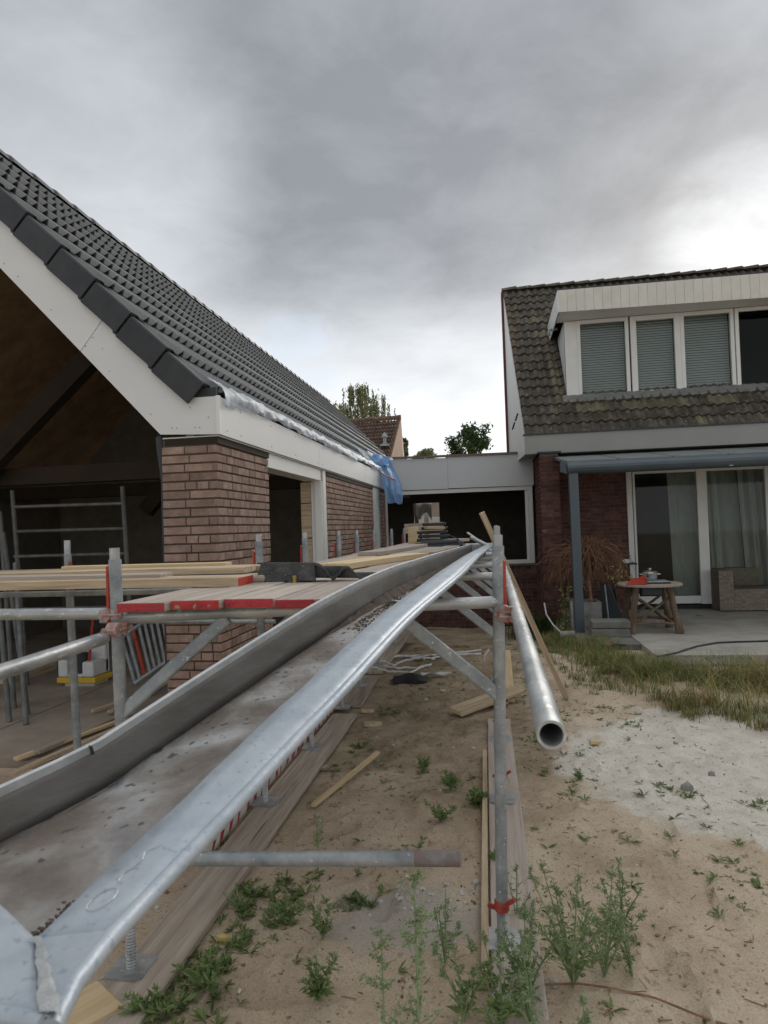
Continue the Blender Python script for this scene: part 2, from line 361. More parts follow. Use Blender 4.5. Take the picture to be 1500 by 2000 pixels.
def tube(name, p0, p1, r, m, parent=None, n=14, hollow=0):
    p0 = Vector(p0); p1 = Vector(p1); b = B(); ln = (p1-p0).length
    k = max(1, int(ln/.5)); b.tube([(ln*i/k, 0, 0) for i in range(k+1)], r, n, hollow=hollow)
    o = b.out(name, m, parent, smooth=True, local=True)
    o.matrix_basis = Matrix.Translation(-base(parent)) @ axes(p0, p1-p0); return o
def sstep(a, b, x): t = max(0, min(1, (x-a)/(b-a))); return t*t*(3-2*t)
def nz(x, y, z=0.): return noise.noise(Vector((x, y, z)))

# ------------------------------------------------------------------ ground
def gz(x, y):
    z = 0.0
    d = sstep(8.2, 13.0, y)*(1-sstep(.75, 1.15, x))*sstep(-2.4, -1.9, x)
    z -= .34*d
    flat = 1.0
    if 1.9 < y < 12:
        if -1.62 < x < -1.12: flat = min(flat, sstep(.18, .3, abs(x+1.37)))
        if -.3 < x < .3: flat = min(flat, sstep(.15, .26, abs(x-.0)))
    if x > 1.0 and y > 8.5 or x < -2.2 and y > 4.4: flat = 0; z -= .03
    z += flat*(.035*nz(x*.9, y*.9) + .022*nz(x*2.7, y*2.7, 3) + .020*nz(x*7, y*7, 5) + .010*nz(x*15, y*15, 9))
    z -= .008
    # old footprints and hollows in the sand
    if 2 < y < 7 and (x > .3 or -1.1 < x < -.1):
        v = nz(x*4.2, y*3.1, 21); z -= .024*sstep(.16, .36, v)*flat; z += .010*sstep(.05, .16, v)*(1-sstep(.16, .3, v))*flat
    return z
def ticks(segs):
    r = []
    for a, b, s in segs:
        n = max(1, round((b-a)/s)); r += [a+(b-a)*i/n for i in range(n)]
    return r+[segs[-1][1]]
xs = ticks([(-400, -40, 60), (-40, -8, 4), (-8, -2.6, .3), (-2.6, 4.4, .028), (4.4, 9, .3), (9, 40, 4), (40, 400, 60)])
ys = ticks([(-60, -4, 8), (-4, 1.9, .3), (1.9, 5.2, .028), (5.2, 9.6, .05), (9.6, 14, .15), (14, 40, 3), (40, 1200, 80)])
b = B(); nx = len(xs)
vs = [(x, y, gz(x, y)) for y in ys for x in xs]
b.add(vs, [(j*nx+i, j*nx+i+1, (j+1)*nx+i+1, (j+1)*nx+i) for j in range(len(ys)-1) for i in range(nx-1)])
def ground_mat():
    m = bpy.data.materials.new('sandy_soil'); m.use_nodes = True; t = m.node_tree; nd = t.nodes; lk = t.links; bs = nd['Principled BSDF']
    bs.inputs['Roughness'].default_value = .97; bs.inputs['Specular IOR Level'].default_value = .1
    g = nd.new('ShaderNodeNewGeometry')
    def noi(s, d=6, r=.6, dist=0.):
        n = nd.new('ShaderNodeTexNoise'); lk.new(g.outputs['Position'], n.inputs[0]); n.inputs['Scale'].default_value = s; n.inputs['Detail'].default_value = d
        n.inputs['Roughness'].default_value = r; n.inputs['Distortion'].default_value = dist; return n.outputs[0]
    def ramp(i, st):
        r = nd.new('ShaderNodeValToRGB'); lk.new(i, r.inputs[0]); e = r.color_ramp.elements
        for k, (p, c) in enumerate(st):
            q = e[0] if k == 0 else (e[len(e)-1] if k == len(st)-1 else e.new(p)); q.position = p; q.color = (*c, 1)
        return r.outputs[0]
    def mx(f, a, b):
        n = nd.new('ShaderNodeMixRGB'); lk.new(f, n.inputs[0]) if not isinstance(f, float) else setattr(n.inputs[0], 'default_value', f)
        for i, v in ((1, a), (2, b)):
            if isinstance(v, tuple): n.inputs[i].default_value = (*v, 1)
            else: lk.new(v, n.inputs[i])
        return n.outputs[0]
    def mr(i, a, b_, c=0., d=1.):
        n = nd.new('ShaderNodeMapRange'); n.interpolation_type = 'SMOOTHSTEP'; lk.new(i, n.inputs[0])
        for k, v in enumerate((a, b_, c, d)): n.inputs[k+1].default_value = v
        return n.outputs[0]
    def mt(op, a, b_):
        n = nd.new('ShaderNodeMath'); n.operation = op
        for i, v in enumerate((a, b_)):
            if isinstance(v, (int, float)): n.inputs[i].default_value = v
            else: lk.new(v, n.inputs[i])
        return n.outputs[0]
    sand = ramp(noi(2.2, 8), [(.3, (.47, .365, .26)), (.5, (.58, .465, .34)), (.68, (.66, .545, .41))])
    dark = ramp(noi(13, 5), [(.3, (.19, .145, .095)), (.7, (.36, .285, .19))])
    sp = nd.new('ShaderNodeSeparateXYZ'); lk.new(g.outputs['Position'], sp.inputs[0])
    # between the scaffold boards the soil is darker loam
    inx = mt('MULTIPLY', mr(sp.outputs[0], -3.2, -2.2), mr(sp.outputs[0], .15, .75, 1., 0.))
    iny = mr(sp.outputs[1], 2.8, 5.6)
    f = mt('MULTIPLY', inx, iny); f = mt('ADD', mt('MULTIPLY', f, .80), mt('MULTIPLY', mt('SUBTRACT', noi(1.6, 5), .54), 2.4))
    nf = nd.new('ShaderNodeClamp'); lk.new(f, nf.inputs[0])
    c = mx(nf.outputs[0], sand, dark)
    clod = mr(noi(19, 6, .7, .4), .57, .66); c = mx(mt('MULTIPLY', clod, .62), c, (.15, .11, .075))
    clod2 = mr(noi(52, 4, .6, .3), .60, .67); c = mx(mt('MULTIPLY', clod2, .5), c, (.17, .125, .085))
    # pale dry sand patch in front of the terrace
    ex = mt('SUBTRACT', sp.outputs[0], 2.1); ey = mt('SUBTRACT', sp.outputs[1], 5.0)
    rr = mt('ADD', mt('POWER', mt('DIVIDE', ex, 1.75), 2.), mt('POWER', mt('DIVIDE', ey, 1.45), 2.))
    rr = mt('ADD', rr, mt('MULTIPLY', mt('SUBTRACT', noi(1.5, 8, .65, .3), .5), 2.0))
    pale = ramp(noi(5, 8), [(.3, (.60, .54, .45)), (.6, (.75, .70, .61)), (.72, (.82, .77, .69))])
    pale = mx(mt('MULTIPLY', mr(noi(26, 4), .60, .66), .5), pale, (.20, .16, .12))
    c = mx(mr(rr, .75, 1.12, 1., 0.), c, pale)
    # pale rubble dust under the loose tube
    ex = mt('SUBTRACT', sp.outputs[0], -.45); ey = mt('SUBTRACT', sp.outputs[1], 2.95)
    rr = mt('ADD', mt('POWER', mt('DIVIDE', ex, .38), 2.), mt('POWER', mt('DIVIDE', ey, .28), 2.))
    rr = mt('ADD', rr, mt('MULTIPLY', mt('SUBTRACT', noi(6, 6), .5), 2.8))
    c = mx(mr(rr, .5, 1.2, .75, 0.), c, (.46, .43, .38))
    fine = noi(120, 3); c = mx(mt('MULTIPLY', mr(fine, .35, .65), .25), c, (.13, .1, .07))
    lk.new(c, bs.inputs['Base Color'])
    bu = nd.new('ShaderNodeBump'); bu.inputs['Strength'].default_value = .75; bu.inputs['Distance'].default_value = .02
    lk.new(mt('ADD', noi(34, 8, .7), mt('MULTIPLY', noi(9, 6), 1.2)), bu.inputs['Height']); lk.new(bu.outputs[0], bs.inputs['Normal'])
    return m
m_ground = ground_mat()
b.out('ground', m_ground, smooth=True, kind='structure')

# ------------------------------------------------------------------ brick walls
def brick_mesh(l, h, d, m, seed=0, name='brick'):
    rr = random.Random(seed); b = B(); c = .003
    # box with chipped corners: front face (y=0) slightly inset all round
    j = lambda a: rr.uniform(-a, a)
    fr = [(c+j(.0015), 0, c+j(.0015)), (l-c+j(.0015), 0, c+j(.0015)), (l-c+j(.0015), 0, h-c+j(.0015)), (c+j(.0015), 0, h-c+j(.0015))]
    mid = [(0, c+.001, 0), (l, c+.001, 0), (l, c+.001, h), (0, c+.001, h)]
    bk = [(0, d, 0), (l, d, 0), (l, d, h), (0, d, h)]
    vs = fr+mid+bk
    fs = [(0, 1, 2, 3)]+[(4+i, 4+(i+1) % 4, (i+1) % 4, i) for i in range(4)]+[(8+i, 8+(i+1) % 4, 4+(i+1) % 4, 4+i) for i in range(4)]+[(11, 10, 9, 8)]
    b.add(vs, fs); me = bpy.data.meshes.new(name); me.from_pydata(b.v, [], b.f); me.materials.append(m); me.update(); return me
class BrickLib:
    def __init__(s, m, h, d): s.m, s.h, s.d, s.c = m, h, d, {}
    def get(s, l):
        k = (round(l/.02)*.02, random.randint(0, 2))
        if k not in s.c: s.c[k] = brick_mesh(k[0], s.h, s.d, s.m, random.randint(0, 999))
        return s.c[k], k[0]
def lay(origin, u, length, z0, n, pitch, lib, lens, gap, parent, nrm, off=0, stuff=None, proud=.0, holes=None):
    """courses of bricks on a wall face: u = direction along wall (outside on the right-hand normal nrm)"""
    u = Vector(u).normalized(); nrm = Vector(nrm).normalized(); origin = Vector(origin); cnt = 0
    for k in range(n):
        z = z0+k*pitch; x = 0.0; first = True
        while x < length-.015:
            l = random.choice(lens) if not first else lens[(k+off) % 2]
            first = False
            if x+l > length-.04: l = length-x
            me, ll = lib.get(l-gap)
            s = (l-gap)/ll
            if not (holes and holes(x+l/2, z)):
                o = origin+u*(x+gap/2)+Vector((0, 0, z))+nrm*(proud+U_(-.002, .003))
                M = axes(o, u, y=-nrm) @ Matrix.Scale(s, 4, (1, 0, 0))
                M = M @ Matrix.Rotation(U_(-.006, .006), 4, 'Y')
                if stuff is not None:
                    stuff.add([M @ v.co for v in me.vertices], [tuple(p.vertices) for p in me.polygons])
                else: inst('brick', me, parent, M); cnt += 1
            x += l
    return cnt

# ------------------------------------------------------------------ the new building (left)
XW = -2.12
nb = thing('new_building', 'new brick building under construction with dark tiled pitched roof, white bargeboard and open gable front', 'building', (XW, 4.95, 0))
pit_b = .071; libn = BrickLib(m_brick, .058, .05)
# pier core
core = B().box(XW-.46, XW-.012, 4.962, 6.15, 0, 2.46).out('pier', m_mortar_dark, nb)
nlow = 11
lowb = B()
lay((XW-.47, 4.95, 0), (1, 0, 0), .47, 0.0, nlow, pit_b, libn, [.195, .235, .1], .008, None, (0, -1, 0), stuff=lowb)
lay((XW, 4.95, 0), (0, 1, 0), 1.22, 0.0, nlow, pit_b, libn, [.10, .20, .15], .009, None, (1, 0, 0), stuff=lowb)
lay((XW-.47, 4.95, 0), (1, 0, 0), .47, nlow*pit_b, 34-nlow, pit_b, libn, [.195, .235, .1], .008, core, (0, -1, 0))
lay((XW, 4.95, 0), (0, 1, 0), 1.22, nlow*pit_b, 34-nlow, pit_b, libn, [.10, .20, .15], .009, core, (1, 0, 0))
# second wall bay and the short bay by the link, bricks too small to pick apart
Y1a, Y1b, Y2a, Y2b = 8.45, 11.88, 12.55, 13.3
for a, c in ((Y1a, Y1b), (Y2a, Y2b)):
    B().box(XW-.28, XW-.012, a+.012, c, 0, 2.46).out('wall', m_mortar_dark, nb)
    lay((XW, a, 0), (0, 1, 0), c-a, 0.0, 34, pit_b, libn, [.10, .20, .15], .009, None, (1, 0, 0), stuff=lowb)
    lay((XW-.12, a, 0), (1, 0, 0), .12, 0.0, 34, pit_b, libn, [.12, .12, .12], .003, None, (0, -1, 0), stuff=lowb)
lowb.out('bricks', m_brick, nb, kind='stuff')
# dark board standing in for the shadowed soldier course under the soffit
B().box(XW-.30, XW+.004, 6.18, 6.2, 2.2, 2.3)
B().box(XW-.44, XW+.006, 4.955, 6.18, 2.415, 2.47).out('shaded_course', m_wood_dark, nb)
B().box(XW-.25, XW+.004, Y1a, Y1b, 2.415, 2.47).out('shaded_course', m_wood_dark, nb)
# opening one: header, far jamb
B().box(XW-.22, XW-.01, 6.16, 8.2, 2.33, 2.47).out('lintel', m_frame, nb, bevel=.004)
j = B(); j.box(XW-.14, XW-.005, 8.3, 8.44, 0.1, 2.47); j.box(XW-.11, XW-.02, 8.24, 8.3, .1, 2.329); j.box(XW-.16, XW-.112, 8.26, 8.31, .1, 2.329)
j.out('door_frame', m_frame, nb, bevel=.003)
B().box(XW-.30, XW-.165, 8.27, 8.45, .1, 2.32).out('stud', m_wood, nb)
for z in (.6, 1.1, 1.6, 2.05): B().box(XW-.302, XW-.163, 8.262, 8.268, z, z+.012).out('batten', m_wood_dark, nb)
# opening two: narrow white frames
f = B(); f.box(XW-.12, XW-.004, 11.885, 12.53, 0.1, 2.455); f.out('door_panel', m_frame, nb, bevel=.003)
f = B(); f.box(XW-.1, XW+.0, 13.31, 13.55, 0.1, 2.455); f.out('door_frame', m_frame, nb, bevel=.003)
f = B(); f.box(XW-.02, XW+.012, 12.50, 12.545, .1, 2.455); f.out('drain_strip', m_galv, nb)
# soffit
B().box(-2.6, -2.112, 4.97, 21, 2.472, 2.482).out('soffit', m_white, nb)
# eave fascia in panels
ys_f = [4.97, 8.02, 11.05, 14.1, 17.1, 21.0]
for a, c in zip(ys_f, ys_f[1:]):
    B().box(-2.11, -2.092, a+.002, c-.002, 2.484, 2.785).out('fascia_board', m_white, nb, bevel=.002)
for y0 in (5.1, 5.4, 6.2, 7.0, 7.9, 8.15, 9.2):
    for z in (2.53, 2.73): B().obox(axes((-2.09, y0, z), (0, 1, 0)), .008, .006, .008).out('screw', m_galv, nb)
B().box(-2.115, -2.084, 4.935, 4.972, 2.482, 2.79).out('corner_trim', m_frame, nb, bevel=.004)
# bargeboards in the gable plane (two boards with a joint)
def bz_top(x): return 2.742+1.0217*(-2.319-x)
def bz_bot(x): return 2.51+1.054*(-2.589-x)
YB = 4.945
b1 = [(-2.116, YB, 2.484), (-2.59, YB, 2.508), (-3.27, YB, bz_bot(-3.27)), (-3.05, YB, bz_top(-3.05)), (-2.36, YB, bz_top(-2.36)), (-2.30, YB, 2.785), (-2.116, YB, 2.785)]
B().prism(b1, (0, .018, 0)).out('bargeboard', m_white, nb)
b2 = [(-3.274, YB, bz_bot(-3.274)), (-5.15, YB, bz_bot(-5.15)), (-5.15, YB, bz_top(-5.15)), (-3.054, YB, bz_top(-3.054))]
B().prism(b2, (0, .018, 0)).out('bargeboard', m_white, nb)
b3 = [(-5.153, YB, bz_bot(-5.15)), (-7.7, YB, 2.6), (-8.1, YB, 2.6), (-8.1, YB, 2.78), (-5.153, YB, bz_top(-5.15))]
B().prism(b3, (0, .018, 0)).out('bargeboard', m_white, nb)
for (x, y) in ((8, 515), (35, 540), (100, 605), (181, 659), (167, 676), (200, 681), (214, 725), (295, 809), (371, 796), (336, 836), (345, 836), (381, 835), (390, 835), (407, 815), (120, 540)):
    q = atY(x, y, YB); B().obox(axes(q, (1, 0, 0)), .009, .006, .009).out('screw', m_galv, nb)
# roof: structure plane
nrm = Vector((1.02, 0, 1)).normalized(); sl_u = Vector((-1, 0, 1.02)).normalized()   # up the slope
E0 = Vector((-2.17, 0, 2.862)); YR0, YR1 = 4.97, 21.05
RX = -5.17; SL = (E0.x-RX)/(-sl_u.x); NR = 10; GA = SL/NR
deck = B()
o0 = E0-nrm*.09+sl_u*.05
p = [o0+Vector((0, YR0, 0)), o0+sl_u*(SL-.02)+Vector((0, YR0, 0)), o0+sl_u*(SL-.02)-nrm*.05+Vector((0, YR0, 0)), o0-nrm*.05+Vector((0, YR0, 0))]
deck.prism(p, (0, YR1-YR0, 0)).out('roof_deck', m_ply, nb)
ml = Vector((1, 0, 1.02)).normalized(); pk = E0+sl_u*SL
p = [pk+Vector((0, YR0, -.1)), pk-ml*SL+Vector((0, YR0, -.1)), pk-ml*SL+Vector((0, YR0, -.16)), pk+Vector((0, YR0, -.16))]
B().prism(p, (0, YR1-YR0, 0)).out('roof_deck', m_ply, nb)
lt = B(); lt.grid(lambda u, v: pk-ml*SL*(1-v)+Vector((0, YR0+(YR1-YR0)*u, -.02+.02*math.sin(u*700))), 260, 10); lt.out('far_slope_tiles', m_tile, nb, kind='stuff')
# tiles
TW = .28
def tile_profile(u, s):
    """height of the pantile surface at u (0..1 across, two rolls); s=0 nose,1 head"""
    f = (u*2) % 1.0; h = 0
    if .46 < f < .96:
        t = (f-.46)/.50; h = math.sin(math.pi*t**.75)**1.1
    return h*(.050*(1-s)+.014*s)
def tile_mesh():
    b = B(); n = 20; L_ = GA+.05; th = .013
    us = [i/n for i in range(n+1)]
    def pt(u, s, dz=0): return (u*TW, s*L_, tile_profile(u, s)+.030*(1-s)+dz)
    rows = [[pt(u, 0, -th) for u in us], [pt(u, 0) for u in us], [pt(u, .5) for u in us], [pt(u, 1) for u in us]]
    rows.insert(0, [pt(u, .12, -th) for u in us])
    for r in rows: b.v += r
    m = n+1
    for j in range(4):
        for i in range(n): b.f.append((j*m+i, j*m+i+1, (j+1)*m+i+1, (j+1)*m+i))
    me = bpy.data.meshes.new('roof_tile'); me.from_pydata(b.v, [], b.f); me.materials.append(m_tile)
    me.polygons.foreach_set('use_smooth', [True]*len(me.polygons))
    try: me.set_sharp_from_angle(angle=math.radians(50))
    except Exception: pass
    me.update(); return me
tme = tile_mesh()
cells = [(r, c) for r in range(NR) for c in range(int((YR1-YR0)/TW)+1)]
cells.sort(key=lambda rc: rc[1]*TW+rc[0]*.15); far = B(); cnt = 0
for r, c in cells:
    o = E0+sl_u*(GA*r)+Vector((0, YR0+c*TW+.02, 0))-nrm*.028
    M = axes(o, (0, 1, 0), y=sl_u) if False else Matrix.Identity(4)
    # local x -> +Y world, local y -> up slope, local z -> normal (mirrored frame avoided by flipping x)
    X = Vector((0, 1, 0)); Yv = sl_u; Z = X.cross(Yv)
    if Z.dot(nrm) < 0:
        X = -X; Z = X.cross(Yv); o = o+Vector((0, TW, 0))
    for i in range(3): M[i][0] = X[i]; M[i][1] = Yv[i]; M[i][2] = Z[i]; M[i][3] = o[i]+nrm[i]*U_(-.0015, .0015)
    if cnt < 300: inst('roof_tile', tme, nb, M); cnt += 1
    else: far.add([M @ v.co for v in tme.vertices], [tuple(p_.vertices) for p_ in tme.polygons])
far.out('roof_tiles', m_tile, nb, smooth=True, kind='stuff')
# verge tiles along the gable
def verge_mesh():
    b = B(); l = GA+.045; w = .185; t = .02
    # cross-section: top flange running back over the roof, side flap hanging down in the gable plane
    def sec(s):
        d = .0 if s < .86 else -.030
        dy = 0 if s < .86 else .028
        return [(s*l, dy, -w-d*.5), (s*l, dy, .012+d), (s*l, .012+dy, .024+d), (s*l, .13, .024+d), (s*l, .13, .004+d), (s*l, t+dy, .0+d), (s*l, t+dy, -w)]
    rows = [sec(s) for s in (0, .852, .862, 1)]
    for r in rows: b.v += r
    for j in range(3):
        for i in range(7): b.f.append((j*7+i, j*7+(i+1) % 7, (j+1)*7+(i+1) % 7, (j+1)*7+i))
    b.f += [tuple(range(7))[::-1], tuple(21+i for i in range(7))]
    me = bpy.data.meshes.new('verge_tile'); me.from_pydata(b.v, [], b.f); me.materials.append(m_verge); me.update(); return me
vme = verge_mesh()
for r in range(NR):
    o = E0+sl_u*(GA*r+.03)+Vector((0, 4.895, 0))-nrm*.022
    tilt = Matrix.Rotation(math.radians(-1.5), 4, 'Y')
    M = Matrix.Identity(4); X = sl_u; Z = nrm; Yv = Z.cross(X)
    if Yv.y < 0: Yv = -Yv
    for i in range(3): M[i][0] = X[i]; M[i][1] = Yv[i]; M[i][2] = Z[i]; M[i][3] = o[i]
    inst('verge_tile', vme, nb, M @ Matrix.Rotation(math.radians(3.0), 4, 'Y'))
# ridge tiles
rme = B()
for s, r in ((0, .125), (.03, .13), (.36, .108), (.42, .108)):
    rme.v += [(math.cos(a)*r*1.1, s, math.sin(a)*r*.85) for a in [math.pi*k/8 for k in range(9)]]
for j_ in range(3):
    for i in range(8): rme.f.append((j_*9+i, (j_+1)*9+i, (j_+1)*9+i+1, j_*9+i+1))
rme.f.append(tuple(range(9)))
rm = bpy.data.meshes.new('ridge_tile'); rm.from_pydata(rme.v, [], rme.f); rm.materials.append(mat('ridge_dark', [(.085, .09, .093), (.12, .125, .128)], 6, .6, bump=.2, rnd=.1)); rm.polygons.foreach_set('use_smooth', [True]*len(rm.polygons)); rm.update()
for k in range(int((YR1-YR0)/.38)+1):
    inst('ridge_tile', rm, nb, Matrix.Translation((RX, YR0+k*.38-.03, pk.z-.075)) @ Matrix.Rotation(.02, 4, 'X'))
B().box(RX-.10, RX+.108, YR0+.03, YR1, pk.z-.16, pk.z-.078).out('ridge_roll', mat('ridge_strip', [(.015, .015, .016), (.03, .03, .03)], 6, .95, spec=.05), nb)
B().box(-2.29, -2.118, 4.955, 4.99, 2.786, 2.86).out('eave_filler', m_verge, nb)
# interior: floor slabs, walls, beams
for i, (x0, x1) in enumerate(((-8, -6.2), (-6.19, -4.4), (-4.39, -2.62))):
    for y0, y1 in ((4.6, 7.3), (7.31, 9.9), (9.91, 13.5)):
        B().box(x0, x1, y0, y1, -.05, .02+.004*((i+int(y0)) % 2)).out('floor_slab', m_floor, nb)
B().box(-2.61, -2.42, 6.16, 13.5, -.05, .021).out('floor_slab', m_floor, nb)
B().box(-8.1, -2.3, 11.5, 11.62, 0, 2.5).out('inner_wall', m_block, nb)
B().prism([(-8.1, 11.5, 2.5), (-2.3, 11.5, 2.5), (-5.12, 11.5, 5.6)], (0, .12, 0)).out('inner_wall', m_block, nb)
B().box(-8.3, -8.1, 4.97, 21, 0, 3.05).out('side_wall', m_block, nb)
B().box(-8.1, -2.3, 20.9, 21, 0, 2.47).out('end_wall', m_block, nb)
for k in range(9):
    B().box(XW-.34, XW-.30, 8.5, 11.5, .2+k*.26, .2+k*.26+.235).out('wall_panel', m_block, nb)
for k, t in enumerate((.18, .48, .76)):
    q = E0+sl_u*SL*t-nrm*.2; B().obox(axes(q+Vector((0, 8.25, 0)), (0, 1, 0), z=nrm), 6.3, .09, .16).out('purlin', m_wood_dark, nb)
for y in (6.9, 9.6):
    a = atY(-60, 950, y) if y < 7 else Vector((-5.2, y, 2.2)); c = atY(195, 680, y) if y < 7 else Vector((-3.6, y, 3.9))
    d = c-a; B().obox(axes((a+c)/2, d), d.length+.3, .16, .22).out('brace', m_wood_dark, nb)
    B().box(-8, XW-.29, y+.2, y+.4, 2.36, 2.56).out('tie_beam', m_wood_dark, nb)
    B().box(-3.55, -3.45, y+.5, y+.6, 2.56, 3.2).out('strut', m_wood, nb)
# boarding joints on the roof underside
for k in range(7):
    q = E0+sl_u*SL*.5-nrm*.145+Vector((0, 5.6+k*.9, 0)); B().obox(axes(q, sl_u, z=nrm), SL*.96, .03, .012).out('ceiling_batten', m_wood_dark, nb)
# downpipe at the gable
dp = [atY(312, 858, 4.98), atY(314, 880, 4.98), atY(322, 940, 5.0), atY(326, 1100, 5.0), atY(332, 1330, 5.0)]
tag(B().tube([dp[0]+Vector((-.02, .1, .06))]+dp, .033, 14).out('downpipe', m_pipe_dark, smooth=True), 'dark plastic downpipe running down the left edge of the brick pier', 'pipe')

# ------------------------------------------------------------------ the link (flat roof) between the houses
lk_ = thing('link_building', 'flat roofed link with pale grey fascia and wide empty window opening between the two houses', 'building', (-.6, 13.6, 0))
YL = 13.6; LX0, LX1 = -2.02, .84
for x0, x1 in ((LX0, -.862), (-.858, LX1)):
    B().prism([(x0, YL-.06, 2.47), (x1, YL-.06, 2.46), (x1, YL-.06, 3.09), (x0, YL-.06, 3.11)], (0, .02, 0)).out('fascia_board', mat('link_fascia', [(.53, .535, .54), (.58, .585, .59)], 1.2, .6, rnd=.02), lk_)
B().prism([(LX0, YL-.09, 3.115), (LX1, YL-.09, 3.095), (LX1, YL-.09, 3.14), (LX0, YL-.09, 3.16)], (0, .06, 0)).out('roof_edge_trim', mat('brown_trim', [(.12, .10, .08), (.18, .15, .12)], 8, .8), lk_)
B().box(LX0, LX1, YL-.03, 17.3, 2.95, 3.09).out('roof', m_paver, lk_)
fr = B(); fr.box(LX0, LX1-.03, YL-.03, YL+.08, 2.375, 2.455); fr.box(.725, .81, YL-.03, YL+.08, .91, 2.374); fr.box(-2.06, .724, YL-.03, YL+.08, .91, .985)
fr.out('window_frame', m_frame, lk_, bevel=.006)
B().box(.66, .72, YL-.0, YL+.06, .99, 2.37).out('window_frame', m_frame, lk_)
B().box(-2.05, .86, YL-.05, YL+.1, .875, .908).out('window_sill', m_paver, lk_)
B().box(-2.1, .9, YL, YL+.22, -.45, .87).out('wall', m_mortar, lk_)
libr = BrickLib(m_brick_red, .060, .05)
lb = B(); lay((-2.1, YL, 0), (1, 0, 0), 3.0, -.44, 18, .0725, libr, [.105, .21, .21], .012, None, (0, -1, 0), stuff=lb, proud=.006)
lb.out('bricks', m_brick_red, lk_, kind='stuff')
for z in (.36, .59): B().box(-2.1, .88, YL-.012, YL-.0, z, z+.012).out('ledge', m_mortar_dark, lk_)
# rear wall with one opening, dark inside
RY = 17.2
ox0, ox1 = atY(808, 1000, RY).x, atY(858, 1000, RY).x; oz0, oz1 = .9, atY(830, 982, RY).z
w = B(); w.box(-3.2, ox0, RY, RY+.2, 0, 2.95); w.box(ox1, 2.6, RY, RY+.2, 0, 2.95); w.box(ox0, ox1, RY, RY+.2, 0, oz0); w.box(ox0, ox1, RY, RY+.2, oz1, 2.95); w.out('rear_wall', m_block, lk_)
B().box(-3.3, -3.2, 13.7, 17.4, 0, 2.95).out('side_wall', m_block, lk_)
B().box(2.5, 2.6, 13.7, 17.4, 0, 2.95).out('side_wall', m_block, lk_)
B().box(-3.2, 2.5, 13.8, 17.4, -.2, -.02).out('floor', m_floor, lk_)
B().box(-3.2, 2.5, YL, 17.2, 2.75, 2.8).out('ceiling', m_wood_dark, lk_)
# torn sheet in the rear opening and a rail
t = B(); t.grid(lambda u, v: Vector((ox0+.02+(ox1-ox0-.1)*u*.75, RY+.27+.03*math.sin(u*9+v*3), oz1-(.28+.12*math.sin(u*7)+.12*u)*v)), 14, 6)
tag(t.out('torn_sheet', m_plastic_white, smooth=True, solid=.002), 'torn white plastic sheet hanging in the small rear opening of the link', 'plastic sheet')
tag(tube('handrail', (ox0-.1, RY+.5, 1.72), (ox1+.1, RY+.5, 1.75), .02, m_plastic_white), 'thin white rail seen through the small rear opening of the link', 'rail')
# outside beyond the opening: neighbour's wall with a white door
nh = thing('terraced_house', 'brick house front with white door seen through the rear opening of the link', 'house', (-2, 24, 0))
B().box(-4.5, .5, 24, 24.3, 0, 2.9).out('wall', mat('pale_brick', [(.38, .32, .28), (.5, .43, .38)], 6, .9), nh)
B().prism([(-4.6, 23.8, 2.9), (.6, 23.8, 2.9), (.6, 27, 3.3), (-4.6, 27, 3.3)], (0, 0, .1)).out('roof', m_red_tile_bg, nh)
dx = atY(852, 1010, 23.9).x; d_ = B().box(dx-.28, dx+.5, 23.93, 23.99, .1, 2.05).out('door', m_frame, nh, bevel=.01)
B().box(dx-.1, dx+.25, 23.9, 23.92, 1.5, 1.85).out('pane', m_slate, d_)
dx = atY(820, 1010, 23.9).x; w_ = B().box(dx-.75, dx+.15, 23.93, 23.99, .9, 2.1).out('window', m_frame, nh, bevel=.01)
B().box(dx-.65, dx+.05, 23.9, 23.92, 1.0, 1.7).out('pane', m_slate, w_)

# ------------------------------------------------------------------ the older house (right)
oh = thing('old_house', 'older dark red brick house with mossy tiled roof, long white dormer and patio doors', 'house', (.86, 12.2, 0))
YE = 12.2; YW = 12.9; RXs = -.062
def HX(x, y): return x+RXs*(y-YE)
tanr = 1.165; cosr = 1/math.sqrt(1+tanr*tanr)
def rz(y): return 3.30+tanr*(y-YE)
YRG = 15.4; SLr = (YRG-YE)/cosr
# pier
pc = B().box(.872, 1.19, 12.112, 13.6, -.4, 2.93).out('pier', m_mortar, oh)
lay((.86, 12.1, 0), (1, 0, 0), .34, .0, 40, .0725, libr, [.21, .105, .21], .012, pc, (0, -1, 0))
sb = B(); lay((.86, 13.6, 0), (0, -1, 0), 1.5, -.36, 45, .0725, libr, [.105, .21, .21], .012, None, (-1, 0, 0), stuff=sb)
lay((1.2, 12.1, 0), (0, 1, 0), .8, .0, 40, .0725, libr, [.21, .105, .21], .012, None, (1, 0, 0), stuff=sb)
sb.out('bricks', m_brick_red, oh, kind='stuff')
B().prism([(.83, 12.06, 2.935), (1.24, 12.06, 2.935), (1.24, 13.6, 2.935), (.83, 13.6, 2.935)], (0, 0, .03)).out('pier_cap', m_slate, oh)
# wall beside the doors
wx0, wx1 = 1.2, 2.50
wc = B().box(1.19, wx1, YW+.012, YW+.3, 0, 2.93).out('wall', m_mortar, oh)
lay((wx0, YW, 0), (1, 0, 0), wx1-wx0, .06, 37, .0725, libr, [.21, .105, .21, .21], .012, wc, (0, -1, 0))
B().box(wx1, 9, YW+.0, YW+.3, 2.62, 2.93).out('lintel_wall', m_brick_red, oh)
B().box(wx1, 9, YW+.02, YW+.3, 0, .12).out('threshold', m_black, oh)
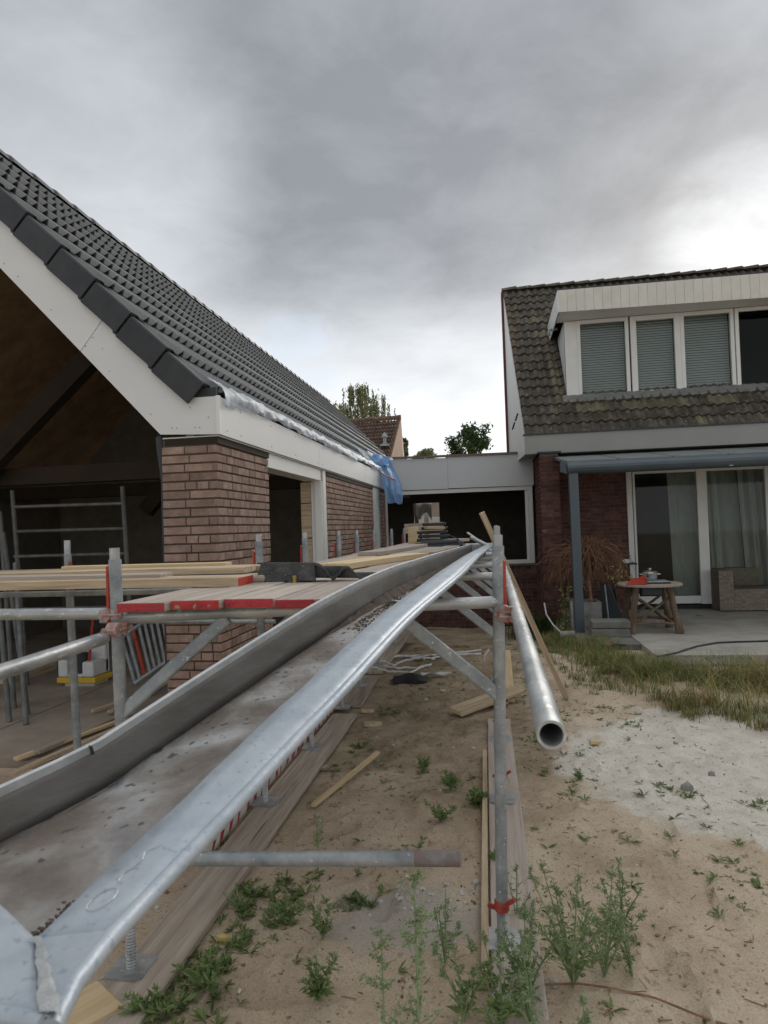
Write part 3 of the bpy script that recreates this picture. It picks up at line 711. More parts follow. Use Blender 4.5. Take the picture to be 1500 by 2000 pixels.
# patio doors: frame posts, panes, curtains, dark room
def px_x(px, Y=YW): return atY(px, 1040, Y).x
xa, xb, xc, xd, xe = 2.47, px_x(1243), px_x(1367), px_x(1385), px_x(1497)
zt, zb = 2.62, .26
dfr = [(xa, xb-.05), (xb-.04, xb), (xc-.03, xc+.145), (xe, xe+.14)]
for i, (q0, q1) in enumerate(dfr): B().box(q0, q1, YW-.03-.01*(i % 2), YW+.06, .14, zt).out('door_post', m_frame, oh, bevel=.008)
B().box(xb, xc-.031, YW-.02, YW+.06, .15, zb+.03).out('door_rail', m_frame, oh, bevel=.008)
B().box(xc+.146, xe-.001, YW-.02, YW+.06, .15, zb+.03).out('door_rail', m_frame, oh, bevel=.008)
B().box(xb, xe-.001, YW-.015, YW+.05, 2.55, 2.619).out('door_rail', m_frame, oh)
B().box(xb, xc-.03, YW+.01, YW+.02, zb+.03, 2.55).out('pane', m_glass, oh)
B().box(xc+.146, xe, YW+.01, YW+.02, zb+.03, 2.55).out('pane', m_glass, oh)
def curtain(x0, x1, y, z0, z1, folds, amp, lean=0, seed=0):
    b = B(); rr = random.Random(seed)
    ph = [rr.uniform(0, 6) for _ in range(3)]
    b.grid(lambda u, v: Vector((x0+(x1-x0)*u+lean*v, y+amp*math.sin(u*folds*6.28+ph[0])+amp*.5*math.sin(u*folds*14+ph[1]), z1-(z1-z0)*v)), 60, 6)
    return b
def cur_t(x0, x1, y, folds, amp, lean, lab, seed):
    tag(curtain(x0, x1, y, .2, 2.6, folds, amp, lean, seed).out('curtain', m_curtain, smooth=True), lab, 'curtain')
cur_t(px_x(1305, 13.2), px_x(1366, 13.2), 13.15, 1.2, .015, .05, 'flat sheer panel behind the left patio door, right of the dark gap', 2)
cur_t(px_x(1379, 13.2), px_x(1402, 13.2), 13.12, 1.2, .03, .06, 'narrow folded sheer panel at the left edge of the right patio window', 3)
cur_t(px_x(1400, 13.2), px_x(1442, 13.3), 13.3, .8, .02, .10, 'middle smooth sheer panel behind the right patio window', 4)
cur_t(px_x(1440, 13.2), px_x(1500, 13.2), 13.14, 2.6, .04, .10, 'folded sheer panel at the right end of the right patio window', 5)
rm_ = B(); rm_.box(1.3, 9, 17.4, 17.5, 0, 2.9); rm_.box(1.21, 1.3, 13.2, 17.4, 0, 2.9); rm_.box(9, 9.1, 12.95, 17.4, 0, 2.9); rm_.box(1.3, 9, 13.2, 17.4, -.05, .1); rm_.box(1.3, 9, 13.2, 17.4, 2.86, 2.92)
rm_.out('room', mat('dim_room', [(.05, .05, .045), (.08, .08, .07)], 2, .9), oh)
# eave fascia
B().prism([(HX(.62, YE), YE-.05, 2.945), (9, YE-.05, 2.925), (9, YE-.05, 3.265), (HX(.62, YE), YE-.05, 3.285)], (0, .03, 0)).out('fascia_board', m_grey_fascia, oh)
B().box(HX(.60, YE), 9, YE-.07, YE+.02, 3.275, 3.30).out('fascia_trim', m_slate, oh)
B().box(.62, 9, YE-.02, YW, 2.935, 2.95).out('soffit', m_grey_fascia, oh)
# gable wall facing left: white cladding boards, maroon corner
k = 0; y = YE+.02
while y < YRG-.05:
    y2 = min(y+.18, YRG-.05); x = HX(.63, y); x2 = HX(.63, y2)
    B().prism([(x, y, 2.96), (x2, y2-.008, 2.96), (x2, y2-.008, rz(y2)-.1), (x, y, rz(y)-.1)], (.03, 0, 0)).out('cladding_board', m_frame, oh)
    y = y2; k += 1
gx = HX(.60, YRG); B().box(gx-.02, gx+.07, YRG-.05, YRG+.12, 2.9, rz(YRG)-.02).out('corner_trim', mat('maroon_trim', [(.10, .03, .03), (.15, .05, .045)], 5, .6), oh)
B().prism([(HX(.66, YE), YE, 3.15), (HX(.66, YRG), YRG, rz(YRG)-.12), (9, YRG, rz(YRG)-.12), (9, YE, 3.15)], (0, .05, -.05)).out('roof_deck', m_wood_dark, oh)
B().box(.7, 9, YRG+.02, YRG+.1, 2.9, rz(YRG)-.15).out('rear_wall', m_brick_red, oh)
for (px, py) in ((1009, 815), (1003, 832)):
    q = atY(px, py, YE+.25); B().obox(axes(q, (.35, 0, 1)), .14, .03, .03).out('bracket', m_black, oh)
# pantiles
OW = .163; OGn = 18; OG = SLr/OGn
def otile(mm, seed):
    b = B(); n = 10; L_ = OG+.045; th = .02
    def h(u): return .026*math.sin((u*1.0)*2*math.pi-.6)*(1 if u < .55 else .8)+(.01 if u > .8 else 0)
    rr = random.Random(seed); dz = rr.uniform(-.003, .003)
    rows = [(.15, -th), (0, -th), (0, 0), (.5, 0), (1, 0)]
    for s, d in rows: b.v += [(u/n*(OW+.004), s*L_+(rr.uniform(-.002, .002) if s == 0 else 0), h(u/n)+.036*(1-s)+d+dz) for u in range(n+1)]
    m = n+1
    for j_ in range(4):
        for i in range(n): b.f.append((j_*m+i, j_*m+i+1, (j_+1)*m+i+1, (j_+1)*m+i))
    me = bpy.data.meshes.new('roof_tile'); me.from_pydata(b.v, [], b.f); me.materials.append(mm)
    me.polygons.foreach_set('use_smooth', [True]*len(me.polygons))
    try: me.set_sharp_from_angle(angle=math.radians(50))
    except Exception: pass
    me.update(); return me
ot = [otile(m_oldtile, i) for i in range(3)]; om = [otile(m_mosstile, 5+i) for i in range(2)]; ol = [otile(m_lichen, 9)]
su = Vector((RXs*cosr, cosr, tanr*cosr)).normalized(); sx = Vector((1, 0, 0)); sn = sx.cross(su).normalized()
DX0, DX1 = 1.46, 9.0     # dormer cheeks
restb = B(); tn = 0
for r in range(OGn):
    yr = YE-.03+r*OG*cosr; zr = 3.30+tanr*(yr-YE)
    for c in range(44):
        x = .63+c*OW; X = HX(x, yr)
        if X > DX0-.05 and 12.82+.0 < yr+.02 and rz(yr) < 5.72: continue
        o = Vector((X, yr, zr))+sn*U_(-.004, .004)
        M = axes(o, sx, y=su) @ Matrix.Rotation(U_(-.012, .012), 4, 'Z')
        if c == 0 and r > 9: me = ol[0]
        elif (X > 1.3 and r in (2, 3) and R_() < .75) or (c == 4 and 2 < r < 12) or R_() < .05: me = om[random.randint(0, 1)]
        else: me = ot[random.randint(0, 2)]
        if tn < 300 and X < 6.2: inst('roof_tile', me, oh, M); tn += 1
        else: restb.add([M @ v.co for v in me.vertices], [tuple(p_.vertices) for p_ in me.polygons])
restb.out('roof_tiles', m_oldtile, oh, smooth=True, kind='stuff')
rg = B()
for s, r in ((0, .10), (.33, .12), (.335, .105)): rg.v += [(s, math.cos(a)*r, math.sin(a)*r*.75) for a in [math.pi*k/6 for k in range(7)]]
for j_ in range(2):
    for i in range(6): rg.f.append((j_*7+i, j_*7+i+1, (j_+1)*7+i+1, (j_+1)*7+i))
rgm = bpy.data.meshes.new('ridge_tile'); rgm.from_pydata(rg.v, [], rg.f); rgm.materials.append(m_oldtile); rgm.update()
for k in range(24):
    inst('ridge_tile', rgm, oh, Matrix.Translation((HX(.6, YRG)+k*.32, YRG, rz(YRG)+.0)) @ Matrix.Rotation(U_(-.03, .01)-.02, 4, 'Y'))
# dormer
DY = 12.82; DF = 12.2
dz0, dz1, dzt = 3.97, 5.46, 5.86
B().prism([(1.30, DF+.03, dzt), (9, DF+.03, dzt-.03), (9, 14.6, dzt-.0), (1.30, 14.42, dzt+.02)], (0, 0, .03)).out('dormer_roof', m_slate, oh)
B().box(1.31, 9, DF+.05, DY+.06, 5.47, 5.5).out('dormer_soffit', m_frame, oh)
x = 1.315; nb_ = 0
while x < 7.6:
    zl = dzt-.004*(x-1.3)
    B().box(x, x+.1495, DF, DF+.022, 5.465-.012*(x-1.3), zl).out('dormer_board', mat('cream_board', [(.56, .54, .48), (.64, .62, .56)], 4, .6, rnd=.03), oh, bevel=.003); x += .152
sidep = [(1.30, DF, 5.47), (1.30, 14.12, 5.47), (1.30, 14.42, dzt), (1.30, DF, dzt)]
B().prism(sidep, (.02, 0, 0)).out('dormer_side_board', m_frame, oh)
ck = [(DX0, DY, rz(DY)-.03), (DX0, DY, 5.47), (DX0, YE+(5.47-3.3)/tanr, 5.47)]
B().prism(ck, (.04, 0, 0)).out('dormer_cheek', m_frame, oh)
def dpx(px): return atY(px, 700, DY).x
B().box(DX0, dpx(1134), DY-.02, DY+.07, dz0, 5.46).out('dormer_corner', m_frame, oh, bevel=.006)
B().box(DX0+.02, 8, DY-.07, DY+.05, dz0-.06, dz0+.01).out('dormer_sill', m_frame, oh, bevel=.006)
apr = B(); apr.grid(lambda u, v: Vector((DX0-.08+6*u, DY-.03-.11*v, rz(DY-.03-.11*v)+.085-.02*v+.008*math.sin(u*230)+.012*(nz(u*40, v*3)))), 150, 3); apr.out('lead_flashing', mat('lead_sheet', [(.13, .135, .13), (.2, .205, .195)], 6, .7, rnd=0), oh, smooth=True)
wins = [(1131, 1226, 1), (1236, 1327, 2), (1334, 1432, 1), (1441, 1540, 0), (1550, 1650, 1)]
for a, c, kd in wins:
    x0, x1 = dpx(a), dpx(c); g = .035 if kd != 2 else .075
    f = B(); f.box(x0-.03, x0+g, DY-.03, DY+.05, dz0, 5.46); f.box(x1-g, x1+.03, DY-.03, DY+.05, dz0, 5.46)
    f.box(x0+g, x1-g, DY-.03, DY+.05, dz0, dz0+.06+g*.6); f.box(x0+g, x1-g, DY-.03, DY+.05, 5.46-.05-g*.5, 5.46)
    wo = f.out('window', m_frame, oh, bevel=.005)
    B().box(x0+g, x1-g, DY+.01, DY+.018, dz0+.06+g*.6, 5.41-g*.5).out('pane', m_glass if kd else m_glass_dark, wo)
    if kd:
        s = B(); z = dz0+.07
        while z < 5.40:
            s.add([(x0+g, DY+.09, z), (x1-g, DY+.09, z), (x1-g, DY+.105, z+.041), (x0+g, DY+.105, z+.041)], [(0, 1, 2, 3)]); z += .046
        tag(s.out('window_blind', mat('grey_blind', [(.34, .36, .37), (.40, .42, .43)], 2, .6, rnd=.04), kind=None), {1131: 'grey slatted blind behind the leftmost dormer window', 1236: 'grey slatted blind behind the framed opening casement of the dormer', 1334: 'grey slatted blind behind the third dormer window from the left', 1550: 'grey slatted blind beyond the dark dormer window'}[a], 'blind')
B().box(DX0+.05, 8.9, DY+.35, DY+.4, 3.9, 5.45).out('dormer_back', m_black, oh)
q = atY(1072, 645, 13.4); B().tube([q+Vector((.16, 0, .02)), q, q+Vector((0, 0, -.1))], .03, 8).out('spout', m_galv, oh, smooth=True)

# canopy over the terrace
cn = thing('terrace_canopy', 'dark grey metal terrace canopy with glass roof and rounded front gutter', 'canopy', (1.2, 10.4, 0))
zc0 = 2.44
prof = [(0, 0), (0, .17), (.03, .17), (.05, .10), (.12, .09), (.14, .05), (.10, .0), (.05, -.02)]
gp = [(1.14, 10.33, zc0-.0), (1.14, 10.30, zc0+.03), (1.14, 10.285, zc0+.07), (1.14, 10.29, zc0+.11), (1.14, 10.32, zc0+.15), (1.14, 10.37, zc0+.175), (1.14, 10.44, zc0+.185), (1.14, 10.46, zc0+.0), (1.14, 10.40, zc0-.02)]
B().prism(gp, (7, 0, -.0)).out('gutter', m_darkmetal, cn, smooth=False, bevel=.008)
B().prism([(1.05, 10.36, zc0+.02), (1.135, 10.33, zc0-.01), (1.135, 10.33, zc0+.17), (1.05, 10.36, zc0+.17)], (0, .14, 0)).out('end_cap', m_darkmetal, cn, bevel=.006)
B().box(3.42, 3.47, 10.315, 10.33, zc0+.0, zc0+.12).out('gutter_joint', m_galv, cn)
pt = atY(1110, 922, 10.4); pb = Vector((1.225, 10.4, .0))
B().prism([(pt.x, 10.34, zc0), (pt.x+.135, 10.34, zc0), (pb.x+.135-.055, 10.34, 0), (pb.x-.055, 10.34, 0)], (0, .12, 0)).out('post', m_darkmetal, cn, bevel=.006)
for k in range(10):
    x = 1.12+k*.78; dd = Vector((.0, 2.31, .315)); B().obox(axes(Vector((x, 11.6, zc0+.335)), dd), 2.33, .035, .03).out('rafter', m_darkmetal, cn)
for k in range(9):
    x = 1.15+k*.78; B().prism([(x, 10.44, zc0+.185), (x+.73, 10.44, zc0+.185), (x+.73, 12.75, zc0+.50), (x, 12.75, zc0+.50)], (0, 0, .01)).out('roof_pane', sheet_mat('pale_reflection_pane', (.42, .45, .45), .35, .25) if k == 0 else bpy.data.materials['pale_reflection_pane'], cn)  # pale grey tint holds the reflection on the underside of the glass

# terrace and edges
tz = .05
ter = B(); ter.box(1.9, 12, 8.55+.0, 12.95, -.1, tz); ter.out('terrace', m_concrete, kind='structure')
B().box(1.15, 1.9, 9.35, 12.95, -.1, tz-.012).out('terrace_strip', m_paver, kind='structure')
for k in range(8):
    x = 1.55+k*.9; o = B().box(x, x+.88, 8.12+.02*(k % 2), 8.53, -.1, tz-.02).out('kerb_slab', m_paver, bevel=.008, kind='structure')

# ------------------------------------------------------------------ background house and trees
bh = thing('distant_house', 'distant house with brown pantiled roof and pale gable showing above the link', 'house', (-8, 32, 0))
p0 = atY(783, 815, 32); pe = atY(763, 893, 30); rl = atY(640, 826, 32)
ridge_r = p0; eave_r = atY(760, 905, 30.3); ridge_l = ridge_r+(rl-ridge_r)*1.6; eave_l = Vector((ridge_l.x, 30.3, eave_r.z))
dv = (eave_r-ridge_r); rw = B(); nu, nv = 90, 14
def rfp(u, v):
    q = ridge_r.lerp(ridge_l, u)+dv*v; q = q+Vector((0, 0, .05*((v*13.9) % 1.0)+.04*math.sin(u*6.283*42))); return q
for r in range(13):
    rw.grid(lambda u, v, r=r: ridge_r.lerp(ridge_l, u)+dv*((r+v)/13)+Vector((0, -.06*v, .03*v+.035*math.sin(u*6.283*40))), 320, 1)
rw.out('roof_tiles', m_red_tile_bg, bh, kind='stuff', smooth=False)
B().prism([ridge_r+Vector((-.02, .03, -.14)), ridge_l+Vector((0, .03, -.14)), ridge_l+dv+Vector((0, .03, -.14)), ridge_r+dv+Vector((-.02, .03, -.14))], (0, .1, -.05)).out('roof_deck', m_red_tile_bg, bh)
gl = atY(787, 893, 34.5)
B().prism([ridge_r+Vector((.0, 0, -.05)), eave_r+Vector((.02, 0, -.05)), Vector((eave_r.x, eave_r.y, 0)), Vector((gl.x, 35, 0)), Vector((gl.x, 35, gl.z+.2))], (-.2, 0, 0)).out('gable_wall', m_pink, bh)
B().box(ridge_l.x, eave_r.x-.3, 30.6, 30.9, 0, eave_r.z).out('wall', m_pink, bh)
for k in range(12):
    q = ridge_r.lerp(ridge_l, k/12); q2 = ridge_r.lerp(ridge_l, (k+.97)/12); B().tube([q, q2], [.13, .1], 8).out('ridge_tile', m_red_tile_bg, bh)
vq = atY(752, 858, 31); vb = B(); vb.lathe(vq+Vector((0, -.1, -.35)), [(.25, 0), (.22, .1), (.09, .14), (.09, .4), (.15, .42), (.15, .5), (.04, .66), (.0, .68)], 12); vb.out('roof_vent', m_galv, bh)

def leaf_quads(b, c, r, n, s, squash=1, droop=0):
    for _ in range(n):
        while True:
            p = Vector((U_(-1, 1), U_(-1, 1), U_(-1, 1)))
            if p.length < 1: break
        p = Vector((p.x*r, p.y*r, p.z*r*squash))+c
        a = Vector((U_(-1, 1), U_(-1, 1), U_(-1, 1)-droop)).normalized(); w = a.orthogonal().normalized()
        w = (Matrix.Rotation(U_(0, 6.28), 3, a) @ w); k = s*U_(.6, 1.3)
        b.add([p-a*k, p-w*k*.4, p+a*k, p+w*k*.4], [(0, 1, 2, 3)])
def tree(name, label, px, py_top, py_base, pxw, Y, mleaf, mbark, droop, nleaf, ls, group=None, seed=1):
    random.seed(seed)
    top = atY(px, py_top, Y); half = pxw/2/FPX*Y; hc = (py_base-py_top)/FPX*Y
    root = thing(name, label, 'tree', (top.x, Y, 0), group); H = top.z
    tk = B(); tk.tube([(top.x, Y, 0), (top.x+.1, Y, H*.35), (top.x-.05, Y, H*.7), (top.x+.05, Y, H*.95)], [.2, .16, .09, .02], 8)
    crown = B(); lobes = []
    for k in range(22):
        a = U_(0, 6.28); zz = U_(0, 1)
        rad = half*(1.0 if zz < .65 else .95*math.sqrt(max(.05, 1-((zz-.65)/.35)**2)))*U_(.35, 1)
        c = Vector((top.x+math.cos(a)*rad*.85, Y+math.sin(a)*rad*.85, H-hc*1.15+hc*1.08*zz)); lobes.append(c)
        st = Vector((top.x, Y, H*.3+(c.z-H*.3)*.5)); mid = st.lerp(c, .5)+Vector((0, 0, .12*half))
        tk.tube([st, mid, c], [.06, .035, .01], 5)
        for i in range(5):
            e = c+Vector((U_(-.4, .4), U_(-.4, .4), U_(-.2, .45)))*half*.6; tk.tube([c, e], [.012, .003], 4)
            leaf_quads(crown, e, half*.17, nleaf//150, ls, 1, droop)
        leaf_quads(crown, c, half*U_(.22, .34), nleaf//30, ls, .9, droop)
        if droop:
            for i in range(9):
                s0 = c+Vector((U_(-.3, .3), U_(-.3, .3), U_(0, .2)))*half
                for q in range(10):
                    leaf_quads(crown, s0+Vector((U_(-.03, .03), 0, -q*half*.055)), half*.035, 3, ls, 1, droop)
    tk.out('trunk', mbark, root, smooth=True); crown.out('crown', mleaf, root)
    return root
tree('birch_tree', 'loose drooping birch crown rising behind the distant brown roof', 710, 758, 830, 116, 45, m_birchleaf, m_birch, 1.2, 450, .095, seed=11)
tree('broadleaf_tree', 'dark rounded tree above the flat link roof left of the old house', 925, 836, 905, 104, 38, m_leafd, m_bark, 0, 1900, .12, seed=23)
tree('thin_tree', 'thin pale leaved tree just right of the distant gable', 789, 852, 905, 16, 40, m_birchleaf, m_birch, .8, 300, .10, seed=31)
tree('low_tree', 'low tree tops peeping over the link roof between the gable and the dark tree', 828, 882, 905, 60, 42, m_birchleaf, m_bark, 0, 1200, .11, seed=37)
tree('side_tree', 'small outlying leafy branch tops left of the dark rounded tree', 888, 872, 905, 36, 38, m_leafd, m_bark, 0, 700, .10, seed=41)
random.seed(101)

# ------------------------------------------------------------------ scaffold
TR = .0242
def coupler_mesh():
    b = B()
    b.tube([(0, 0, -.026), (0, 0, .026)], .034, 12); b.tube([(-.026, .055, 0), (.026, .055, 0)], .034, 12)
    b.box(-.022, .022, .02, .045, -.022, .022)
    b.tube([(.034, -.02, 0), (.034, .075, 0)], .007, 6); b.tube([(.034, .075, 0), (.034, .095, 0)], .013, 6)
    b.tube([(-.034, -.03, .0), (-.034, .06, .0)], .007, 6); b.tube([(-.034, -.045, 0), (-.034, -.03, 0)], .013, 6)
    me = bpy.data.meshes.new('coupler'); me.from_pydata(b.v, [], b.f)
    me.materials.append(mat('rusty_coupler', [(.34, .10, .075), (.38, .24, .21), (.44, .42, .40)], 30, .6, .2, bump=.4, rnd=.1)); me.update(); return me
cme = coupler_mesh()
def coupler(p, parent, rot=0, s=1): return inst('coupler', cme, parent, Matrix.Translation(p) @ Matrix.Rotation(rot, 4, 'Z') @ Matrix.Scale(s*.78, 4))
def frame(xl, yl, xr, yr, zb, ztop, label, left_lean=0, right_lean=0, left=True, right=True, zbase=0.03, wl=True, wr=True):
    """trestle frame: two posts with screw jacks, bearer tube, two corner braces"""
    root = thing('scaffold_trestle', label, 'scaffold frame', (xl, yl, 0), 'trestle frames of the scaffold')
    Lp = lambda z: Vector((xl+left_lean*(z-1.36), yl, z)); Rp = lambda z: Vector((xr+right_lean*(z-1.36), yr, z))
    for P, w_, sg in ((Lp, wl, -1), (Rp, wr, 1)):
        zj = .17 if sg > 0 else .42
        tube('post', P(zj), P(ztop-.03), TR, m_galv, root, 16, hollow=.86)
        tube('inner_tube', P(ztop-.1), P(ztop+.015), TR*.80, m_galv_b, root, 12, hollow=.85)
        # threaded jack
        b = B(); n = 34; prof = []
        for k in range(n*2+1): prof.append((.0165 if k % 2 else .0195, (zj+.02-.035)*k/(n*2)))
        b.lathe(P(.035)*1.0, prof, 10)
        b.out('screw_jack', m_galv_b, root)
        pl = B(); pl.prism([P(zbase)+Vector(v) for v in ((-.075, -.06, 0), (-.06, -.075, 0), (.06, -.075, 0), (.075, -.06, 0), (.075, .06, 0), (.06, .075, 0), (-.06, .075, 0), (-.075, .06, 0))], (0, 0, .007)); pl.out('base_plate', m_galv_b, root)
        nt_ = B(); nt_.tube([P(zj-.02), P(zj+.02)], .03, 8); nt_.obox(axes(P(zj)+Vector((.03, -.02, .02)), (.6, -.4, .6)), .065, .013, .016); nt_.obox(axes(P(zj)+Vector((-.03, .0, -.01)), (-.7, -.2, .35)), .055, .013, .016); nt_.out('wing_nut', mat('worn_red', [(.16, .05, .04), (.42, .06, .04), (.30, .12, .10)], 40, .6, bump=.3), root)
        if w_:
            wd = B(); q = P(1.36)+Vector((.029 if sg > 0 else -.03, -.014, 0))
            z0, z1 = (.0-.06, .19) if sg > 0 else (-.01, .22)
            wd.prism([q+Vector((-.006, 0, z0)), q+Vector((.010, 0, z0)), q+Vector((.004, 0, z0+.12)), q+Vector((.006, 0, z1)), q+Vector((-.007, 0, z1+.01)), q+Vector((-.008, 0, z0+.12))], (0, .022, 0))
            wd.out('locking_bar', m_red, root, bevel=.003)
    a, c = Lp(zb), Rp(zb); tube('bearer', a, c, TR, m_galv_b, root, 16)
    for P, sg in ((Lp, 1), (Rp, -1)):
        d = (c-a).normalized()*sg; s0 = P(zb-.38)-d*.002; s1 = P(zb-.02)+d*.43
        b = B(); b.obox(axes((s0+s1)/2, s1-s0, z=(0, -1, .2)), (s1-s0).length, .052, .03); b.out('corner_brace', m_galv, root, bevel=.008)
    return root
LX = -1.42
fr1 = frame(-1.468, 2.42, .012, 2.75, 1.386, 1.643, 'nearest trestle frame with the tall right post in the middle of the picture', left_lean=-.018, right_lean=.026)
ylist = [(3.98, 4.15, 'second trestle frame from the front, partly under the zinc gutter'), (5.02, 5.3, 'third trestle frame from the front'),
         (6.15, 6.4, 'fourth trestle frame from the front'), (7.0, 7.3, 'fifth trestle frame from the front'), (8.1, 8.3, 'sixth trestle frame, near the brick bay'),
         (9.5, 9.6, 'second last trestle frame before the link'), (10.9, 10.9, 'last trestle frame, closest to the link window')]
xo = [.02, .022, .03, .03, .035, .04, .04]
for (ya, yb, lb_), xr in zip(ylist, xo):
    frame(-1.445, ya, xr, yb, 1.386, 1.675, lb_, left_lean=U_(-.01, .012), right_lean=.016, wr=False)
# ledgers
rt = thing('ledger_tube', 'long galvanised tube pointing at the viewer with open end, right of the main post', 'tube', (.083, 1.14, 1.36))
tube('tube_body', (.083, 1.13, 1.352), (.078, 10.9, 1.352), TR, m_galv_b, rt, 28, hollow=.80)
for y in (2.72, 3.6, 4.2, 5.35, 6.45, 7.35):
    coupler((.078, y-.02, 1.352), rt, math.radians(90) if False else math.radians(88), 1.0)
coupler((.03, 2.70, 1.335), rt, math.radians(-90), 1.0)
ltb = thing('ledger_tube', 'mortar splashed galvanised tube slanting off the left edge of the picture', 'tube', (-1.34, 1.2, 1.35))
tl0, tl1 = atY(0, 1313, 1.80), atY(204, 1246, 2.30); tube('tube_body', tl0+(tl0-tl1)*1.6, tl1, TR, m_galv_b, ltb, 20, hollow=.8)
coupler((-1.42, 2.36, 1.352), ltb, math.radians(180)); coupler((-1.46, 2.40, 1.40), ltb, math.radians(100), .9)
tag(tube('transom_tube', (-3.6, 2.62, 1.385), (-1.48, 2.50, 1.39), TR, m_galv_b, None, 18, hollow=.8), 'level galvanised tube running left from the near left post', 'tube')
# left side posts
lp = thing('scaffold_post', 'separate upright post at far left behind the long planks', 'scaffold post', (-2.77, 4.0, 0))
tube('post', (-2.72, 4.0, .02), (-2.77, 4.0, 1.60), TR, m_galv, lp, 14); tube('inner_tube', (-2.77, 4.0, 1.55), (-2.772, 4.0, 1.69), TR*.84, m_galv_b, lp, 12)
B().box(-2.745, -2.735, 3.975, 3.99, 1.35, 1.55).out('locking_bar', m_red, lp)
tag(tube('transom_tube', (-4.2, 3.95, 1.34), (-1.45, 3.95, 1.35), TR*.8, m_galv, None, 12), 'thin level tube under the long planks, upper one', 'tube')
tag(tube('transom_tube', (-2.8, 4.4, 1.10), (-1.46, 4.3, 1.10), TR*.6, m_galv, None, 12), 'thin level tube under the long planks, lower one', 'tube')
# the loose tube at the bottom with red paint at its end
lt_ = thing('loose_tube', 'galvanised tube with faded red end crossing low under the gutter', 'tube', (-1.4, 2.2, .62))
ta_ = atY(375, 1677, 2.2); tr_ = atY(899, 1677, 2.2); td_ = (tr_-ta_).normalized(); tube('tube_body', ta_-td_*.5, tr_-td_*.15, TR, m_galv, lt_, 18)
tube('painted_end', tr_-td_*.15, tr_, TR+.0004, mat('faded_red_steel', [(.26, .13, .115), (.19, .165, .155), (.26, .25, .24)], 14, .6, .2, bump=.2), lt_, 18)
coupler((-1.45, 2.31, .60), lt_, math.radians(180))

# deck boards (run away from the viewer), red painted ends
dz = 1.432; bw = .2
dlabels = ['deck board beside the near left post with dark red end', 'second deck board from the left with bright red end', 'third deck board from the left with dark red end',
           'fourth deck board from the left with red end', 'fifth deck board, its end hidden by the gutter', 'rightmost deck board along the gutter']
for i in range(4):
    x = -1.33+i*.204
    yf = 2.38+(-.03, .0, .03, .02, .03)[i]
    e = 7.1 if i % 2 else 6.6
    plank('deck_board', (x, yf, dz+.0), (x+.02, e, dz+.0), .198, .036, m_wood_deck, None, bevel=.006, endm=m_redwood if i != 1 else mat('bright_red_end', [(.26, .03, .03), (.46, .04, .04), (.40, .07, .06)], 16, .75, bump=.5, spots=(30, .66, (.36, .25, .2)), rnd=0))
    tag(col.objects[-1], dlabels[i], 'board', 'scaffold deck boards')
for i in range(4):
    x = -1.33+i*.204
    o = plank('deck_board', (x, 7.15 if i % 2 else 6.66, dz), (x+.02, 11.2, dz), .198, .036, m_wood_deck, None, bevel=.006)
    tag(o, ('far deck board next to the brick wall', 'far deck board, second from the wall', 'far deck board in the middle', 'far deck board under the tile stack', 'far deck board along the gutter')[i], 'board', 'scaffold deck boards')
# stacked boards on the deck
def stackp(name, a, c, w, t, z, m, lab, **k):
    o = plank(name, (a[0], a[1], z+t/2), (c[0], c[1], z+t/2), w, t, m, None, **k); return tag(o, lab, 'plank', 'loose planks on the scaffold')
zt_ = dz+.019
stackp('plank', (-3.9, 3.06), (-1.18, 3.06), .2, .042, zt_, m_wood, 'long plank with red end, nearest of the left stack', endm=m_red)
stackp('plank', (-3.9, 3.30), (-1.13, 3.28), .2, .036, zt_, m_wood_old, 'grey round ended plank behind the red ended one', bevel=.012)
stackp('plank', (-3.8, 3.36), (-1.28, 3.38), .19, .034, zt_+.037, m_wood, 'pale plank with a metal strip on its end, left stack second layer')
stackp('plank', (-3.8, 3.62), (-1.14, 3.60), .2, .036, zt_, m_wood_old, 'bottom plank at the back of the left stack')
stackp('plank', (-3.8, 3.62), (-1.16, 3.58), .19, .03, zt_+.037, m_wood, 'middle plank at the back of the left stack')
stackp('plank', (-3.9, 3.14), (-1.62, 3.12), .14, .022, zt_+.043, m_wood_deck, 'thin grey plank lying on the long red ended plank')
stackp('plank', (-2.47, 3.55), (-1.46, 3.53), .09, .022, zt_+.068, m_wood_new, 'short thin lath on top of the left stack')
stackp('plank', (-3.8, 3.84), (-1.3, 3.8), .16, .03, zt_, m_wood, 'rearmost plank of the left stack')
B().box(-1.30, -1.278, 3.29, 3.47, zt_+.036, zt_+.072)
P2 = [(( -.98, 4.02), (-.62, 5.5), .2, .04, 0, m_wood_new, 'fresh yellow plank lying askew behind the old roof tile'),
      ((-1.02, 4.5), (-1.0, 6.4), .19, .03, 0, m_wood, 'pale plank close to the short posts'),
      ((-.98, 5.25), (-.80, 7.2), .2, .036, .032, m_wood_deck, 'top plank of the loose pile in the middle of the deck'),
      ((-.76, 5.35), (-.60, 7.0), .18, .036, .002, m_wood_deck, 'middle loose plank on the deck near the gutter'),
      ((-.57, 5.75), (-.44, 7.3), .16, .034, .002, m_wood_deck, 'loose plank closest to the gutter rim'),
      ((-1.1, 5.9), (-.95, 8.2), .2, .034, .0, m_wood, 'loose plank running on towards the tile stack'),
      ((-1.12, 7.4), (-.75, 9.2), .2, .034, .0, m_wood_deck, 'plank left of the tile stack')]
for a, c, w, t, dzz, m, lab in P2: stackp('plank', a, c, w, t, zt_+dzz, m, lab, bevel=.005)
